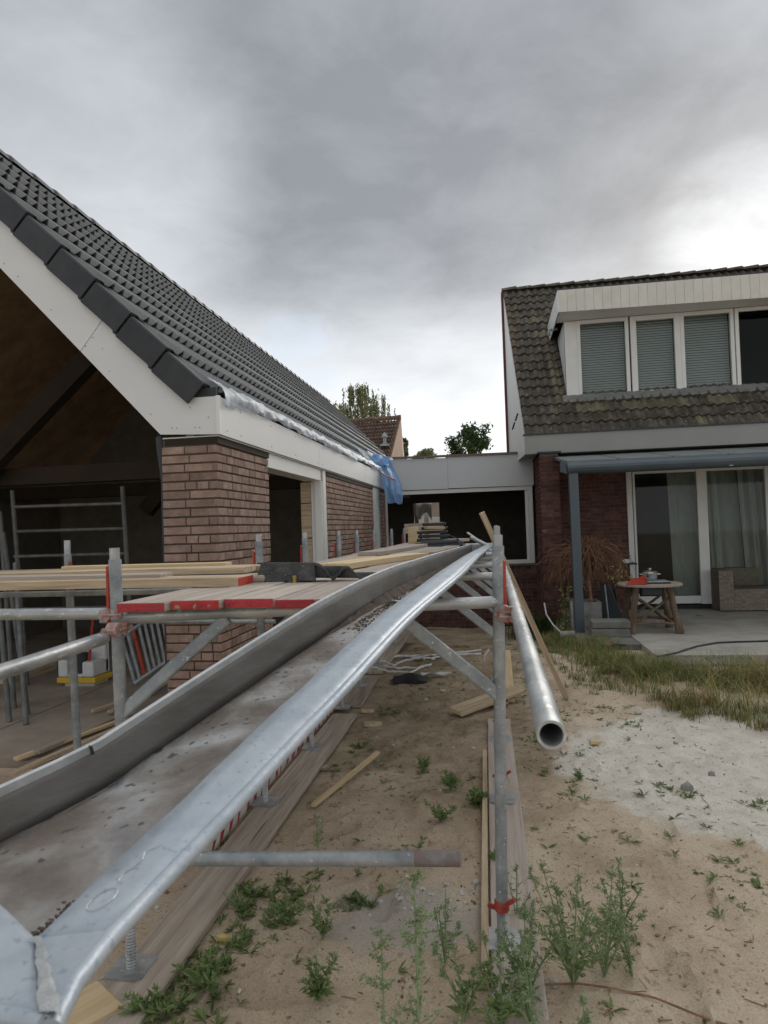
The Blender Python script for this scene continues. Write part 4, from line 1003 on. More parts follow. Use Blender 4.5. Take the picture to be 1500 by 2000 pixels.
# old concrete roof tile lying on the deck: box gutter tile with waved flank
rtb = thing('old_concrete_tile', 'big weathered dark verge roof tile with wavy edge lying on the deck', 'roof tile', (-1.0, 3.3, zt_))
m_octile = mat('old_concrete_tile', [(.035, .037, .036), (.07, .072, .07), (.12, .12, .115)], 14, .9, bump=.8, bscale=80, rnd=0, spots=(26, .67, (.22, .22, .2)))
a0 = atY(497, 1112, 3.25); a1 = atY(614, 1110, 3.25); zt2 = zt_+.115
fl = B(); fl.prism([(-1.19, 3.20, zt_), (-.865, 3.16, zt_+.004), (-.868, 3.17, zt_+.092), (-1.155, 3.21, zt_+.098)], (0, .022, 0)); fl.out('flap', m_octile, rtb, bevel=.004)
wv = B(); nn = 30
def wz(u): return .088-.05*sstep(.0, .3, u)+.028*math.sin(u*13.5+1.2)*sstep(.1, .3, u)-.04*sstep(.7, 1, u)
wv.grid(lambda u, v: Vector((-.868+.31*u*1.0-.33*v*1.0*(1-u*.0), 3.17+.06*u+.10*v*1.0, zt_+wz(u)+.006)), 30, 2)
wv.grid(lambda u, v: Vector((-.868+.31*u, 3.17+.06*u+.001, zt_+wz(u)+.006-.016*v)), 30, 1)
wv.out('waved_body', m_octile, rtb, smooth=True, solid=.006)
pq = atY(576, 1132, 3.17); B().obox(axes((pq.x, 3.17, pq.z), (1, 0, 0)), .016, .03, .04).out('paint_mark', mat('ochre_mark', [(.28, .2, .05), (.4, .28, .08)], 40, .9), rtb, bevel=.004)
# stack of old pantiles
random.seed(5)
sx0, sx1 = atY(812, 1060, 8.2).x, atY(876, 1060, 8.2).x
for i in range(6):
    z = zt_+.02+.048*i; b = B(); x0 = sx0+.018*i+U_(-.02, .02); x1 = sx1-.004*i+U_(-.015, .015)
    b.grid(lambda u, v: Vector((x0+(x1-x0)*u, 8.05+.28*v, z+.008*math.sin(v*6.28+.5)+.03)), 2, 10)
    b.add([(x0, 8.05, z), (x1, 8.05, z), (x1, 8.05, z+.036), (x0, 8.05, z+.034)], [(0, 1, 2, 3)])
    tag(b.out('stacked_tile', m_verge, smooth=True, solid=.012), ('lowest dark tile of the stack on the far deck', 'second tile from the bottom of the dark stack', 'third tile from the bottom of the dark stack', 'fourth tile from the bottom of the dark stack', 'fifth tile from the bottom of the dark stack', 'topmost tile of the dark stack')[i], 'roof tile', 'stack of dark roof tiles')
for k, (a, c, lab) in enumerate((((826, 1068), (905, 1064), 'pair of dark tiles lying low in front of the stack, lower one'), ((822, 1062), (896, 1058), 'pair of dark tiles lying low in front of the stack, upper one'))):
    p, q = atY(*a, 7.6), atY(*c, 7.6); b = B(); b.tube([p, q], .03, 8); b.box(p.x, q.x, 7.6, 7.8, p.z-.02, p.z+.005); tag(b.out('stacked_tile', m_verge, smooth=True), lab, 'roof tile')
tag(B().prism([atY(797, 1066, 8.5), atY(816, 1066, 8.5), atY(812, 1028, 8.5), atY(797, 1030, 8.5)], (0, .3, 0)).out('wood_block', m_wood_new, bevel=.006), 'yellow wooden block left of the tile stack', 'block')
a, c = atY(790, 1033, 9.0), atY(866, 1029, 9.0)
tag(plank('plank', a, c, .04, .13, m_wood_old), 'brown plank standing on edge behind the tile stack', 'plank')
a, c = atY(832, 1031, 8.0), atY(866, 1031, 8.1)
tag(plank('plank', a, c, .12, .03, m_wood), 'short offcut lying on top of the tile stack', 'plank')
a, c = atY(876, 1056, 8.0), atY(904, 1054, 8.2)
tag(plank('plank', a, c, .22, .035, m_wood_deck), 'pale offcut right of the tile stack', 'plank')
tag(B().tube([atY(878, 1046, 7.9), atY(893, 1052, 7.6), atY(908, 1063, 7.3)], .006, 6).out('cable', m_black), 'short black cable trailing over the pale offcut', 'cable')
# small dark slat on top
# ------------------------------------------------------------------ the zinc gutter
gt = thing('zinc_gutter', 'long old zinc box gutter with rolled bead lying on the scaffold towards the viewer', 'gutter', (-.4, 2.6, 1.4))
def interp(tab, t):
    for (a, va), (b_, vb_) in zip(tab, tab[1:]):
        if t <= b_:
            k = (t-a)/(b_-a) if b_ > a else 0
            return [p+(q-p)*k for p, q in zip(va, vb_)]
    return list(tab[-1][1])
def smooth_tab(keys, n):
    out = []
    for i in range(len(keys)-1):
        p0 = keys[max(i-1, 0)]; p1 = keys[i]; p2 = keys[i+1]; p3 = keys[min(i+2, len(keys)-1)]
        for k in range(n):
            t = k/n
            out.append([.5*((2*b_)+(-a+c)*t+(2*a-5*b_+4*c-d)*t*t+(-a+3*b_-3*c+d)*t**3) for a, b_, c, d in zip(p0, p1, p2, p3)])
    out.append(list(keys[-1])); return out
# rim, inner flange edge and bead each as a curve in space, sampled at common stations
def curve(tab):
    pts = [atY(px, py, Y) for px, py, Y in tab]
    def f(Y):
        for i in range(len(pts)-1):
            if Y <= pts[i+1].y or i == len(pts)-2:
                p1 = pts[i]; p2 = pts[i+1]; return p1+(p2-p1)*((Y-p1.y)/(p2.y-p1.y))
    return f
c_rim = curve([(0, 1545, 1.08), (180, 1462, 1.25), (400, 1318, 1.52), (620, 1179, 2.0), (725, 1127, 2.5), (766, 1110, 2.95), (862, 1080, 4.4), (921, 1064, 6.6)])
c_in = curve([(70, 1834, .69), (208, 1701, .81), (363, 1553, .97), (513, 1412, 1.20), (576, 1353, 1.33), (735, 1206, 1.88), (850, 1122, 2.75), (905, 1086, 4.2), (950, 1063, 6.6)])
c_bd = curve([(98, 1992, .565), (143, 1905, .62), (214, 1819, .69), (325, 1702, .81), (469, 1553, .97), (602, 1412, 1.20), (663, 1350, 1.33), (795, 1205, 1.88), (899, 1120, 2.75), (934, 1084, 4.2), (962, 1063, 6.6)])
YS = []
yy = .69
while yy < 6.55: YS.append(yy); yy += .035+.04*yy
YS.append(6.6)
st = []
for yy in YS:
    h = .085+.02*sstep(.8, 2.2, yy)
    st.append((*c_rim(yy), *c_bd(yy), *c_in(yy), h))
for _ in range(3):
    st = [st[0]]+[tuple(.25*a+.5*b_+.25*c for a, b_, c in zip(st[i-1], st[i], st[i+1])) if st[i][1] > 1.3 else st[i] for i in range(1, len(st)-1)]+[st[-1]]
wall, floor, flange, bead, rim, wtr = B(), B(), B(), [], [], B()
ring = []
for s in st:
    r_ = Vector(s[0:3]); c = Vector(s[3:6]); i_ = Vector(s[6:9]); h = s[9]
    bl_ = r_+Vector((.012, 0, -h)); fr_ = i_+Vector((-.012, 0, -h*.95)); fl2 = bl_+Vector((.03, 0, -.006))
    ring.append((r_, bl_, fl2, fr_, i_, c)); bead.append(c+Vector((.004, 0, -.004))); rim.append(r_+Vector((-.004, 0, .0)))
def strip(a, c, name, m, nsub=1, wob=0, seed=0):
    b = B(); n = len(ring)
    for k, rg_ in enumerate(ring):
        for j_ in range(nsub+1):
            p = rg_[a].lerp(rg_[c], j_/nsub)
            if wob: p = p+Vector((0, 0, wob*nz(k*.6, j_*.9, seed)))
            b.v.append(tuple(p))
    w = nsub+1
    for k in range(n-1):
        for j_ in range(nsub): b.f.append((k*w+j_, k*w+j_+1, (k+1)*w+j_+1, (k+1)*w+j_))
    return b.out(name, m, gt, smooth=True, solid=.0025)
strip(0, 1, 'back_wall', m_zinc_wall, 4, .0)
def floor_mat():
    m = bpy.data.materials.new('stained_zinc_floor'); m.use_nodes = True; t = m.node_tree; nd = t.nodes; lk = t.links; bs = nd['Principled BSDF']
    g = nd.new('ShaderNodeNewGeometry')
    def noi(s, d=6, dist=.2):
        n = nd.new('ShaderNodeTexNoise'); lk.new(g.outputs['Position'], n.inputs[0]); n.inputs['Scale'].default_value = s; n.inputs['Detail'].default_value = d; n.inputs['Distortion'].default_value = dist; return n.outputs[0]
    def ramp(i, st):
        r = nd.new('ShaderNodeValToRGB'); lk.new(i, r.inputs[0]); e = r.color_ramp.elements
        for k, (p, c) in enumerate(st):
            q = e[0] if k == 0 else (e[len(e)-1] if k == len(st)-1 else e.new(p)); q.position = p; q.color = (*c, 1)
        return r.outputs[0]
    base_ = ramp(noi(7, 9), [(.32, (.115, .095, .08)), (.44, (.17, .15, .132)), (.54, (.25, .24, .225)), (.62, (.34, .34, .335)), (.72, (.18, .195, .22))])
    br = ramp(noi(4.3, 6), [(.42, (0, 0, 0)), (.62, (1, 1, 1))])
    m1 = nd.new('ShaderNodeMixRGB'); lk.new(br, m1.inputs[0]); lk.new(base_, m1.inputs[1]); m1.inputs[2].default_value = (.135, .105, .085, 1)
    mm = nd.new('ShaderNodeMath'); mm.operation = 'MULTIPLY'; mm.inputs[1].default_value = .55; lk.new(br, mm.inputs[0]); lk.new(mm.outputs[0], m1.inputs[0])
    sp0 = nd.new('ShaderNodeMath'); sp0.operation = 'ADD'; lk.new(noi(42, 1, 0), sp0.inputs[0])
    sp1 = nd.new('ShaderNodeMath'); sp1.operation = 'MULTIPLY'; sp1.inputs[1].default_value = .28; lk.new(noi(3.5, 2, 0), sp1.inputs[0]); lk.new(sp1.outputs[0], sp0.inputs[1])
    sp = ramp(sp0.outputs[0], [(.83, (0, 0, 0)), (.85, (.85, .85, .85))])
    m2 = nd.new('ShaderNodeMixRGB'); lk.new(sp, m2.inputs[0]); lk.new(m1.outputs[0], m2.inputs[1]); m2.inputs[2].default_value = (.05, .05, .06, 1)
    lk.new(m2.outputs[0], bs.inputs['Base Color']); bs.inputs['Roughness'].default_value = .72; bs.inputs['Metallic'].default_value = .1
    bu = nd.new('ShaderNodeBump'); bu.inputs['Strength'].default_value = .4; bu.inputs['Distance'].default_value = .01; lk.new(noi(60), bu.inputs['Height']); lk.new(bu.outputs[0], bs.inputs['Normal'])
    return m
strip(1, 3, 'floor', floor_mat(), 8, .006, 3)
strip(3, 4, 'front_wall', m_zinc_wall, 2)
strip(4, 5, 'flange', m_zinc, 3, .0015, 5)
rb = [.006+.004*min(1, p.y/2) for p in bead]
bead = [c_bd(.565)+Vector((.004, 0, -.005)), c_bd(.62)+Vector((.004, 0, -.005))]+bead
B().tube([p+Vector((-.004, 0, -.004)) for p in bead], .0105, 16).out('bead', m_zinc, gt, smooth=True)
rr_ = B(); n = len(rim)
for k, p in enumerate(rim):
    wdt = .013+.003*math.sin(k*.9)
    rr_.v += [tuple(p+Vector(v)) for v in ((-wdt*.6, 0, .004), (-wdt*.2, 0, .008), (.006, 0, .006), (.006, 0, -.010), (-wdt*.6, 0, -.008))]
for k in range(n-1):
    for i in range(5): rr_.f.append((k*5+i, k*5+(i+1) % 5, (k+1)*5+(i+1) % 5, (k+1)*5+i))
rr_.out('rim', m_rim, gt, smooth=True)
tb = B(); q = c_rim(1.245); tb.obox(axes(q, c_rim(1.3)-q), .0025, .022, .0185); tb.out('rim_joint', m_pipe_dark, gt)
cb = B()
def on_fl(u, v, Y): return c_in(Y).lerp(c_bd(Y), v)+Vector((0, u*0, .0012))
cb.tube([on_fl(0, .42+.16*math.cos(a), .752+.022*math.sin(a)) for a in [k*.45 for k in range(17)]], .0006, 4)
cb.tube([on_fl(0, .45+.10*math.cos(a), .80+.016*math.sin(a)) for a in [1+k*.5 for k in range(9)]], .0005, 4)
cb.tube([on_fl(0, .30, .79), on_fl(0, .42, .83), on_fl(0, .33, .845), on_fl(0, .50, .86)], .0005, 4)
cb.out('chalk_mark', m_galv_b, gt, kind='stuff')
# mitred near end: a second flange turning left
e0 = ring[0]
a_, b_, c_, d__ = atY(72, 1836, .688), atY(-60, 1705, .80), atY(-90, 1960, .60), atY(88, 1985, .565)
mt_ = B(); mt_.grid(lambda u, v: a_.lerp(b_, u).lerp(d__.lerp(c_, u), v)+Vector((0, 0, .003*nz(u*5, v*5, 2))), 10, 6)
mt_.out('end_flange', m_zinc, gt, smooth=True, solid=.003)
we = B(); we.v = [tuple(a_), tuple(c_bd(.69)), tuple(c_bd(.62)), tuple(c_bd(.567)), tuple(d__)]; we.f = [(0, 1, 2, 3, 4)]
we.out('flange_corner', m_zinc, gt, solid=.002)
sb2 = B(); nn2 = 18
for k in range(nn2+1):
    q = a_.lerp(d__, k/nn2)+Vector((0, 0, .0035)); wl = .003+.005*nz(k*.55, 1.3)+.004*k/nn2; wr_ = .010+.007*nz(k*.6, 8.1)+.012*(k/nn2)
    sb2.v += [tuple(q+Vector((-wl, 0, 0))), tuple(q+Vector((wr_*.5, 0, .0022))), tuple(q+Vector((wr_, -.004, 0)))]
for k in range(nn2):
    for i in range(2): sb2.f.append((k*3+i, k*3+i+1, k*3+i+4, k*3+i+3))
sb2.out('solder_seam', mat('solder', [(.26, .28, .29), (.36, .375, .38), (.47, .47, .46)], 60, .6, .1, bump=.5, world=True, rnd=0), gt, smooth=True)
B().tube([d__+Vector((0, 0, -.006)), c_+Vector((0, 0, -.006))], .009, 10).out('bead', m_zinc, gt, smooth=True)
# end cap at the far end
fe = ring[-1]; B().prism([fe[0], fe[1], fe[3], fe[4]], (0, .004, 0)).out('end_cap', m_rim, gt)
# dirt along the floor edge: crumbs
random.seed(12); dr = B()
for k in range(4200):
    t = random.random()**.6*(len(ring)-1.01); i = int(t); f_ = t-i
    if ring[i][0].y < 1.5 and R_() < .93: continue
    A = ring[i][2].lerp(ring[i+1][2], f_); C_ = ring[i][3].lerp(ring[i+1][3], f_)
    e = abs(random.gauss(0, .16)) if R_() < .75 else R_()
    if e > 1: continue
    if nz(A.y*2.2, e*2) < -.05 and R_() < .8: continue
    p = A.lerp(C_, e)+Vector((0, 0, .003)); s = U_(.001, .0042)*(1 if ring[i][0].y > 2 else .7)
    dr.obox(Matrix.Translation(p) @ Matrix.Rotation(U_(0, 6), 4, Vector((R_(), R_(), R_()+.1)).normalized()), s*2, s*1.4, s)
dr.out('debris', m_sediment, gt, kind='stuff')
sd = B(); i0_ = [i for i, q in enumerate(ring) if q[0].y > 1.75][0]
sd.grid(lambda u, v: (lambda t: (lambda i, f_: ring[i][1].lerp(ring[i+1][1], f_).lerp(ring[i][3].lerp(ring[i+1][3], f_), .02+.18*v*sstep(0, .35, u)*(1+.6*nz(t*1.3, 7.)))+Vector((0, 0, sstep(0, .25, u)*.022*(1-v)*(1+.5*nz(t*2.5, 2.))+.001)))(int(t), t-int(t)))(i0_+u*(len(ring)-1.02-i0_)), 160, 4)
sd.out('silt_bank', m_dirt, gt, smooth=True)
cd = B()
for k in range(70):
    p = ring[1][4].lerp(ring[0][4], U_(-.2, 1))+Vector((-U_(.004, .02), 0, U_(-.02, -.004))); s = U_(.001, .0035)
    cd.obox(Matrix.Translation(p) @ Matrix.Rotation(U_(0, 6), 4, 'X'), s*2, s, s)
cd.out('leaf_litter', m_sediment, gt, kind='stuff')
# white metal strip and tube leaning at the far end
tag(plank('bracket_strip', atY(913, 1040, 6.6), atY(955, 1070, 6.5), .035, .012, m_rim), 'thin pale metal strip poking up at the far end of the gutter', 'strip')
tag(tube('short_tube', atY(921, 1050, 6.5), atY(956, 1068, 6.3), .02, m_galv_b), 'short pale tube leaning on the gutter end', 'tube')

# ------------------------------------------------------------------ boards on the ground
def gboard(a, c, w, t, m, lab, name='ground_board', **k):
    o = plank(name, (a[0], a[1], t/2+.0), (c[0], c[1], t/2+.0), w, t, m, None, **k); return tag(o, lab, 'board', 'boards on the ground')
gboard((-1.375, 1.9), (-1.385, 5.95), .225, .03, m_wood_old, 'long weathered base board under the left posts', bevel=.005)
gboard((-1.41, 6.25), (-1.45, 7.5), .23, .03, m_wood_old, 'second base board under the left posts')
gboard((-1.44, 7.7), (-1.46, 11.2), .23, .03, m_wood_old, 'far base board under the left posts')
gboard((.032, 2.33), (-.008, 5.85), .19, .03, m_wood_deck, 'long pale base board under the middle post', bevel=.005)
gboard((-.088, 2.5), (-.118, 5.0), .03, .045, m_wood, 'narrow batten beside the pale base board')
gboard((.10, 6.5), (.12, 9.0), .10, .04, m_wood_new, 'orange brown beam further along behind the middle post')
gboard((.0, 6.3), (.02, 11.2), .02, .05, m_wood, 'thin pale edge board running to the link')
a, c = atZ(890, 1390, .05), atZ(1012, 1345, .10)
tag(plank('plank', a, c, .16, .035, m_wood, endm=m_wood_new, zup=(0, -.25, 1)), 'pale plank lying across the base board behind the middle post', 'plank')
a, c = atZ(612, 1572, .02), atZ(738, 1470, .05)
tag(plank('lath', a, c, .035, .022, m_wood_new), 'thin yellow lath lying on the soil under the gutter', 'lath')
f0 = atZ(1106, 1362, .0); t0 = atY(941, 1001, 6.05)
tag(plank('lath', f0+Vector((0, 0, -.01)), t0, .052, .024, m_wood, zup=(0, -1, 0)), 'long slanting lath leaning on the tube behind the middle post', 'lath')
tag(plank('board_offcut', atZ(120, 1998, .03), atZ(215, 1945, .03), .2, .03, m_wood_new), 'light coloured board end at the bottom left under the gutter', 'board')
for (x, y, s, r, m, lab) in ((668, 1415, .05, .3, m_wood, 'small wood offcut on the soil, left of the lath tip'), (728, 1416, .09, .5, m_wood, 'thin wood chip on the soil in front of the cable heap'),
                          (865, 1349, .05, 1.2, m_wood_new, 'tiny upright wood cube near the crossing plank'), (832, 1367, .045, .1, m_palestone, 'small pale chip left of the crossing plank'),
                          (717, 1390, .07, .5, m_wood, 'pale flat chip beside the base board end'), (636, 1500, .06, 1.4, m_wood_old, 'small brown offcut next to the left base board'),
                          (1168, 1451, .07, .2, m_wood_new, 'small pinkish wood block on the pale sand'), (1390, 1506, .06, .5, m_stone, 'dark pebble on the pale sand'),
                          (1343, 1540, .1, .1, m_stone, 'mossy lump at the edge of the pale sand'), (1083, 1920, .05, .3, m_palestone, 'white rubble lump at the foot of the weeds'),
                          (930, 1722, .045, .8, m_palestone, 'white rubble piece right of the loose tube end'), (742, 1747, .04, .4, m_palestone, 'small pale rubble piece under the loose tube'),
                          (1200, 1341, .05, .3, m_palestone, 'white pebble at the grass edge'), (447, 1600, .05, .4, m_palestone, 'white rubble beside the left base board'),
                          (1340, 1376, .05, .3, m_palestone, 'white pebble in front of the long grass'), (435, 1835, .07, .9, mat('withered_leaf', [(.42, .33, .10), (.55, .45, .18)], 9, .8), 'yellow withered leaf among the green weeds'),
                          (308, 1772, .035, .9, m_palestone, 'grey pebble beside the base board')):
    p = atZ(x, y, .0); z = gz(p.x, p.y); b = B(); random.seed(int(x))
    nn_ = 7; ring0 = [Vector((math.cos(k*6.28/nn_)*U_(.7, 1), math.sin(k*6.28/nn_)*U_(.5, .8), 0)) for k in range(nn_)]
    if m in (m_wood, m_wood_new, m_wood_old):
        b.obox(Matrix.Translation((p.x, p.y, z+s*.22)) @ Matrix.Rotation(r, 4, 'Z') @ Matrix.Rotation(.12, 4, 'Y'), s*1.8, s*.6, s*.4)
    else:
        for q in range(nn_): b.v.append(tuple(Vector((p.x, p.y, z-.005))+ring0[q]*s*.5))
        for q in range(nn_): b.v.append(tuple(Vector((p.x, p.y, z+s*U_(.2, .4)))+ring0[q]*s*.42))
        b.v.append((p.x, p.y, z+s*.5)); b.f += [(q, (q+1) % nn_, nn_+(q+1) % nn_, nn_+q) for q in range(nn_)]+[(nn_+q, nn_+(q+1) % nn_, 2*nn_) for q in range(nn_)]
    tag(b.out('wood_chip' if 'wood' in lab or 'chip' in lab or 'offcut' in lab else ('leaf' if 'leaf' in lab else 'stone'), m, bevel=.002), lab, 'debris')
random.seed(77)
# red and white barrier board behind the left base board
bb = thing('barrier_board', 'red and white striped barrier board on edge along the left base board', 'barrier board', (-1.53, 4.6, 0))
B().box(-1.545, -1.53, 3.3, 6.2, .01, .085).out('board', m_palestone, bb)
for k in range(22):
    y = 3.35+k*.13+U_(-.02, .02); h1 = U_(.05, .083); w_ = U_(.02, .055)
    B().prism([(-1.528, y, .012), (-1.528, y+w_, .012+U_(0, .02)), (-1.528, y+w_+.03, h1), (-1.528, y+.025, h1)], (.002, 0, 0)).out('stripe', m_redwood if k % 3 else m_red, bb)
# cables heap
hp = [[(755, 1262), (770, 1285), (800, 1290), (840, 1292), (880, 1286), (950, 1282)], [(740, 1298), (770, 1305), (790, 1297), (830, 1296), (850, 1300)],
      [(712, 1310), (760, 1318), (800, 1322), (850, 1300)], [(770, 1290), (800, 1285), (845, 1290), (960, 1262)], [(720, 1306), (780, 1312), (815, 1310), (850, 1304)], [(752, 1256), (762, 1275), (780, 1287), (838, 1296)]]
hb = B()
for pl_ in hp:
    pts = []
    for (x, y) in pl_:
        p = atZ(x, y, -.02); pts.append(Vector((p.x, p.y, gz(p.x, p.y)+U_(.01, .05))))
    f_ = []
    for i in range(len(pts)-1):
        for k in range(6): f_.append(pts[i].lerp(pts[i+1], k/6)+Vector((U_(-.02, .02), U_(-.03, .03), U_(0, .012))))
    hb.tube(f_, .011, 6)
tag(hb.out('cable_heap', m_plastic_white, smooth=True), 'tangled heap of white plastic cables on the soil under the scaffold', 'cables')
p = atZ(800, 1332, 0); b = B(); b.grid(lambda u, v: Vector((p.x-.2+.4*u, p.y-.12+.3*v, gz(p.x, p.y)+.02+.07*math.sin(3.1*u)*math.sin(3.1*v)+.02*nz(u*6, v*6))), 14, 10)
tag(b.out('plastic_bag', m_black, smooth=True), 'crumpled black plastic bag by the white cables', 'bag')
p = atZ(838, 1322, 0); q = atZ(868, 1318, 0); b = B(); b.grid(lambda u, v: Vector((p.x-.1+.35*u, p.y-.05+.08*v*(1-u)+.1*u, gz(p.x, p.y)+.03+.04*abs(math.sin(u*4+v*2)))), 12, 4)
tag(b.out('plastic_strip', m_plastic_white, smooth=True, solid=.002), 'crumpled white plastic strip beside the black bag', 'plastic strip')
tag(B().tube([atY(952, 1283, 7.9)+Vector((0, 0, 0)), atY(945, 1290, 7.9), atY(948, 1278, 7.9), atY(955, 1268, 7.9)], .012, 6).out('knotted_tape', m_plastic_white, smooth=True), 'knotted white tape tied low beside the middle post', 'tape')

m_galv_in = mat('shaded_steel', [(.09, .095, .09), (.14, .145, .14), (.19, .19, .18)], 9, .6, .2, rnd=.1)  # galvanised steel again, darkened for the shade inside the shell
# ------------------------------------------------------------------ inside the shell: frame, tubes, ladder, crate, laths
sf = thing('inner_scaffold', 'rolling scaffold end frame standing inside the dark building', 'scaffold frame', (-4.4, 7, 0))
def mid(a, b): return (a+b)/2
A0, A1 = atY(24, 958, 7), atY(37, 1130, 7); C0, C1 = atY(239, 950, 7), atY(249, 1115, 7)
A1 = A0+(A1-A0)*(A0.z/(A0.z-A1.z)); C1 = C0+(C1-C0)*(C0.z/(C0.z-C1.z))
tube('post', A0, A1, .026, m_galv_in, sf); tube('post', C0, C1, .026, m_galv_in, sf)
for yl, yr in ((990, 983), (1038, 1032), (1087, 1081), (1140, 1133), (1190, 1185)): tube('rung', atY(28, yl, 7), atY(243, yr, 7), .019, m_galv_in, sf)
for k, (a, c, Y, lb_) in enumerate((((0, 1000), (22, 1300), 6.4, 'leftmost galvanised tube leaning inside the shell'), ((6, 1040), (40, 1290), 6.2, 'second tube leaning inside the shell'),
                       ((-12, 1060), (8, 1290), 6.0, 'tube leaning at the very edge of the picture'), ((30, 1100), (42, 1280), 6.0, 'short upright tube next to the leaning ones'))):
    p, q = atY(*a, Y), atY(*c, Y-.3); q = p+(q-p)*((p.z-.02)/(p.z-q.z)); tag(tube('leaning_tube', p, q, .024, m_galv_in), lb_, 'tube', 'tubes leaning inside the shell')
# ladder lying on its side
ld = thing('ladder', 'aluminium ladder leaning on its side behind the near left post', 'ladder', (-3.6, 6.6, 0))
l0, l1 = atY(240, 1330, 6.3), atY(330, 1180, 7.6); m0, m1 = atY(205, 1265, 6.3), atY(270, 1150, 7.6)
dR = (atY(262, 1330, 6.4)-atY(232, 1240, 6.4))
sa, sb_ = atY(236, 1245, 6.4), atY(318, 1190, 6.6); ta, tb_ = atY(262, 1335, 6.4), atY(335, 1285, 6.6)
tube('rail', sa, sb_, .022, m_galv, ld, 8); tube('rail', ta, tb_, .022, m_galv, ld, 8)
for k in range(8):
    tube('rung', sa.lerp(sb_, k/7.5+.02), ta.lerp(tb_, k/7.5+.02), .017, m_red if k == 2 else m_galv, ld, 8)
cr_ = thing('foam_crate', 'white foam crate with yellow band holding tools on the dusty floor', 'crate', tuple(atZ(155, 1340, .02)))
c0 = atZ(155, 1340, .02); b = B()
b.box(c0.x-.17, c0.x+.2, c0.y-.02, c0.y+.26, .02, .06); b.out('foot', m_palestone, cr_, bevel=.01)
B().box(c0.x-.25, c0.x+.23, c0.y-.05, c0.y+.3, .062, .125).out('band', m_yellow, cr_, bevel=.01)
for x0, x1, z in ((-.24, -.12, .32), (.06, .2, .30)): B().box(c0.x+x0, c0.x+x1, c0.y-.04, c0.y+.28, .127, z).out('block', m_plastic_white, cr_, bevel=.02)
B().box(c0.x-.10, c0.x+.2, c0.y+.2, c0.y+.3, .127, .5).out('block', m_plastic_white, cr_, bevel=.02)
B().box(c0.x-.118, c0.x+.058, c0.y-.03, c0.y+.1, .127, .16).out('block', m_plastic_white, cr_, bevel=.01)
bk = B(); bk.lathe((c0.x+.0, c0.y+.06, .165), [(.0, 0), (.055, 0), (.075, .22), (.07, .22), (.05, .01)], 16)
tag(bk.out('bucket', m_slate, smooth=True), 'small grey bucket sitting in the white foam crate', 'bucket')
tag(B().tube([(c0.x-.09, c0.y+.03, .2), (c0.x-.1, c0.y+.05, .42), (c0.x-.11, c0.y+.05, .52)], .016, 8).out('tool_handle', m_bluep, smooth=True), 'blue tool handle standing in the foam crate', 'tool')
tag(B().tube([(c0.x+.1, c0.y+.03, .2), (c0.x+.12, c0.y+.05, .5), (c0.x+.16, c0.y+.06, .85)], .015, 8).out('tool_handle', m_red, smooth=True), 'red tool handle standing in the foam crate', 'tool')
for (a, c, w, m, lb_) in (((30, 1482), (238, 1405), .05, m_wood_new, 'lath with dark end lying on the floor edge, upper one'), ((22, 1512), (250, 1412), .05, m_wood, 'lath with dark end lying on the floor edge, lower one'),
                     ((180, 1388), (300, 1350), .03, m_wood_new, 'thin lath right of the foam crate'), ((70, 1470), (250, 1390), .07, m_wood_old, 'wider board lying between the two laths'),
                     ((215, 1390), (330, 1330), .06, m_wood, 'lath behind the near left post'), ((0, 1330), (90, 1300), .3, m_wood, 'stack of wide boards at the left edge under the tube')):
    p, q = atZ(*a, .06), atZ(*c, .06); tag(plank('floor_lath', p, q, w, .025 if w < .2 else .09, m), lb_, 'lath')

# ------------------------------------------------------------------ plastic sheeting
random.seed(3)
ws = B()
def wsp(u, v):
    Y = 4.99+7.6*u; e_ = 1-sstep(0, .10, u)
    hang = .10+.05*nz(u*7, 3.)+.05*e_
    if v < .45: t = v/.45; x = -2.20+.11*t; z = 2.955-.075*t
    else: t = (v-.45)/.55; x = -2.09+.025*math.sin(t*3)+.02*t; z = 2.88-hang*t
    x += .024*nz(u*34, v*2.4, 1)+.012*nz(u*90, v*5, 4); z += .026*nz(u*30, v*2.8, 8)+.016*nz(u*85, v*5, 11)
    return Vector((x, Y, z))
ws.grid(wsp, 320, 10)
tag(ws.out('milky_sheet', m_clear_sheet, smooth=True), 'crinkled milky plastic sheet hanging over the eave board of the new roof', 'plastic sheet')
bs_ = B()
def path_sheet(rows, nu, nv, seed, amp=.03):
    """rows: list of (left px, right px, Y) from top to bottom; folds run down the sheet"""
    b = B(); pts = [(atY(*l, Y), atY(*r, Y2)) for l, r, Y, Y2 in rows]
    def P(u, v):
        t = v*(len(pts)-1); i = min(int(t), len(pts)-2); f_ = t-i; f_ = f_*f_*(3-2*f_)*.4+f_*.6
        a = pts[i][0].lerp(pts[i+1][0], f_); c = pts[i][1].lerp(pts[i+1][1], f_); p = a.lerp(c, u)
        return p+Vector((.3, -1, .1))*(amp*math.sin(u*11+seed+2*nz(v*2, seed))+amp*.7*nz(u*9, v*5, seed))+Vector((0, 0, .04*nz(u*6, 9., seed)*v))
    b.grid(P, nu, nv); return b
b = path_sheet([((716, 880), (760, 895), 12.9, 13.2), ((735, 905), (775, 925), 12.7, 12.9), ((746, 925), (783, 945), 12.4, 12.6), ((748, 950), (786, 965), 12.3, 12.4), ((757, 982), (785, 984), 12.2, 12.3)], 36, 30, 2., .05)
tag(b.out('blue_sheet', m_blue_sheet, smooth=True), 'blue plastic sheet draped over the eave corner at the link', 'plastic sheet')
b = path_sheet([((722, 898), (752, 888), 12.6, 13.3), ((728, 888), (768, 896), 12.3, 13.2), ((724, 900), (762, 912), 12.2, 12.9)], 26, 14, 5., .06)
tag(b.out('blue_sheet', m_blue_sheet, smooth=True), 'bunched blue plastic crumpled on top of the eave at the link', 'plastic sheet')
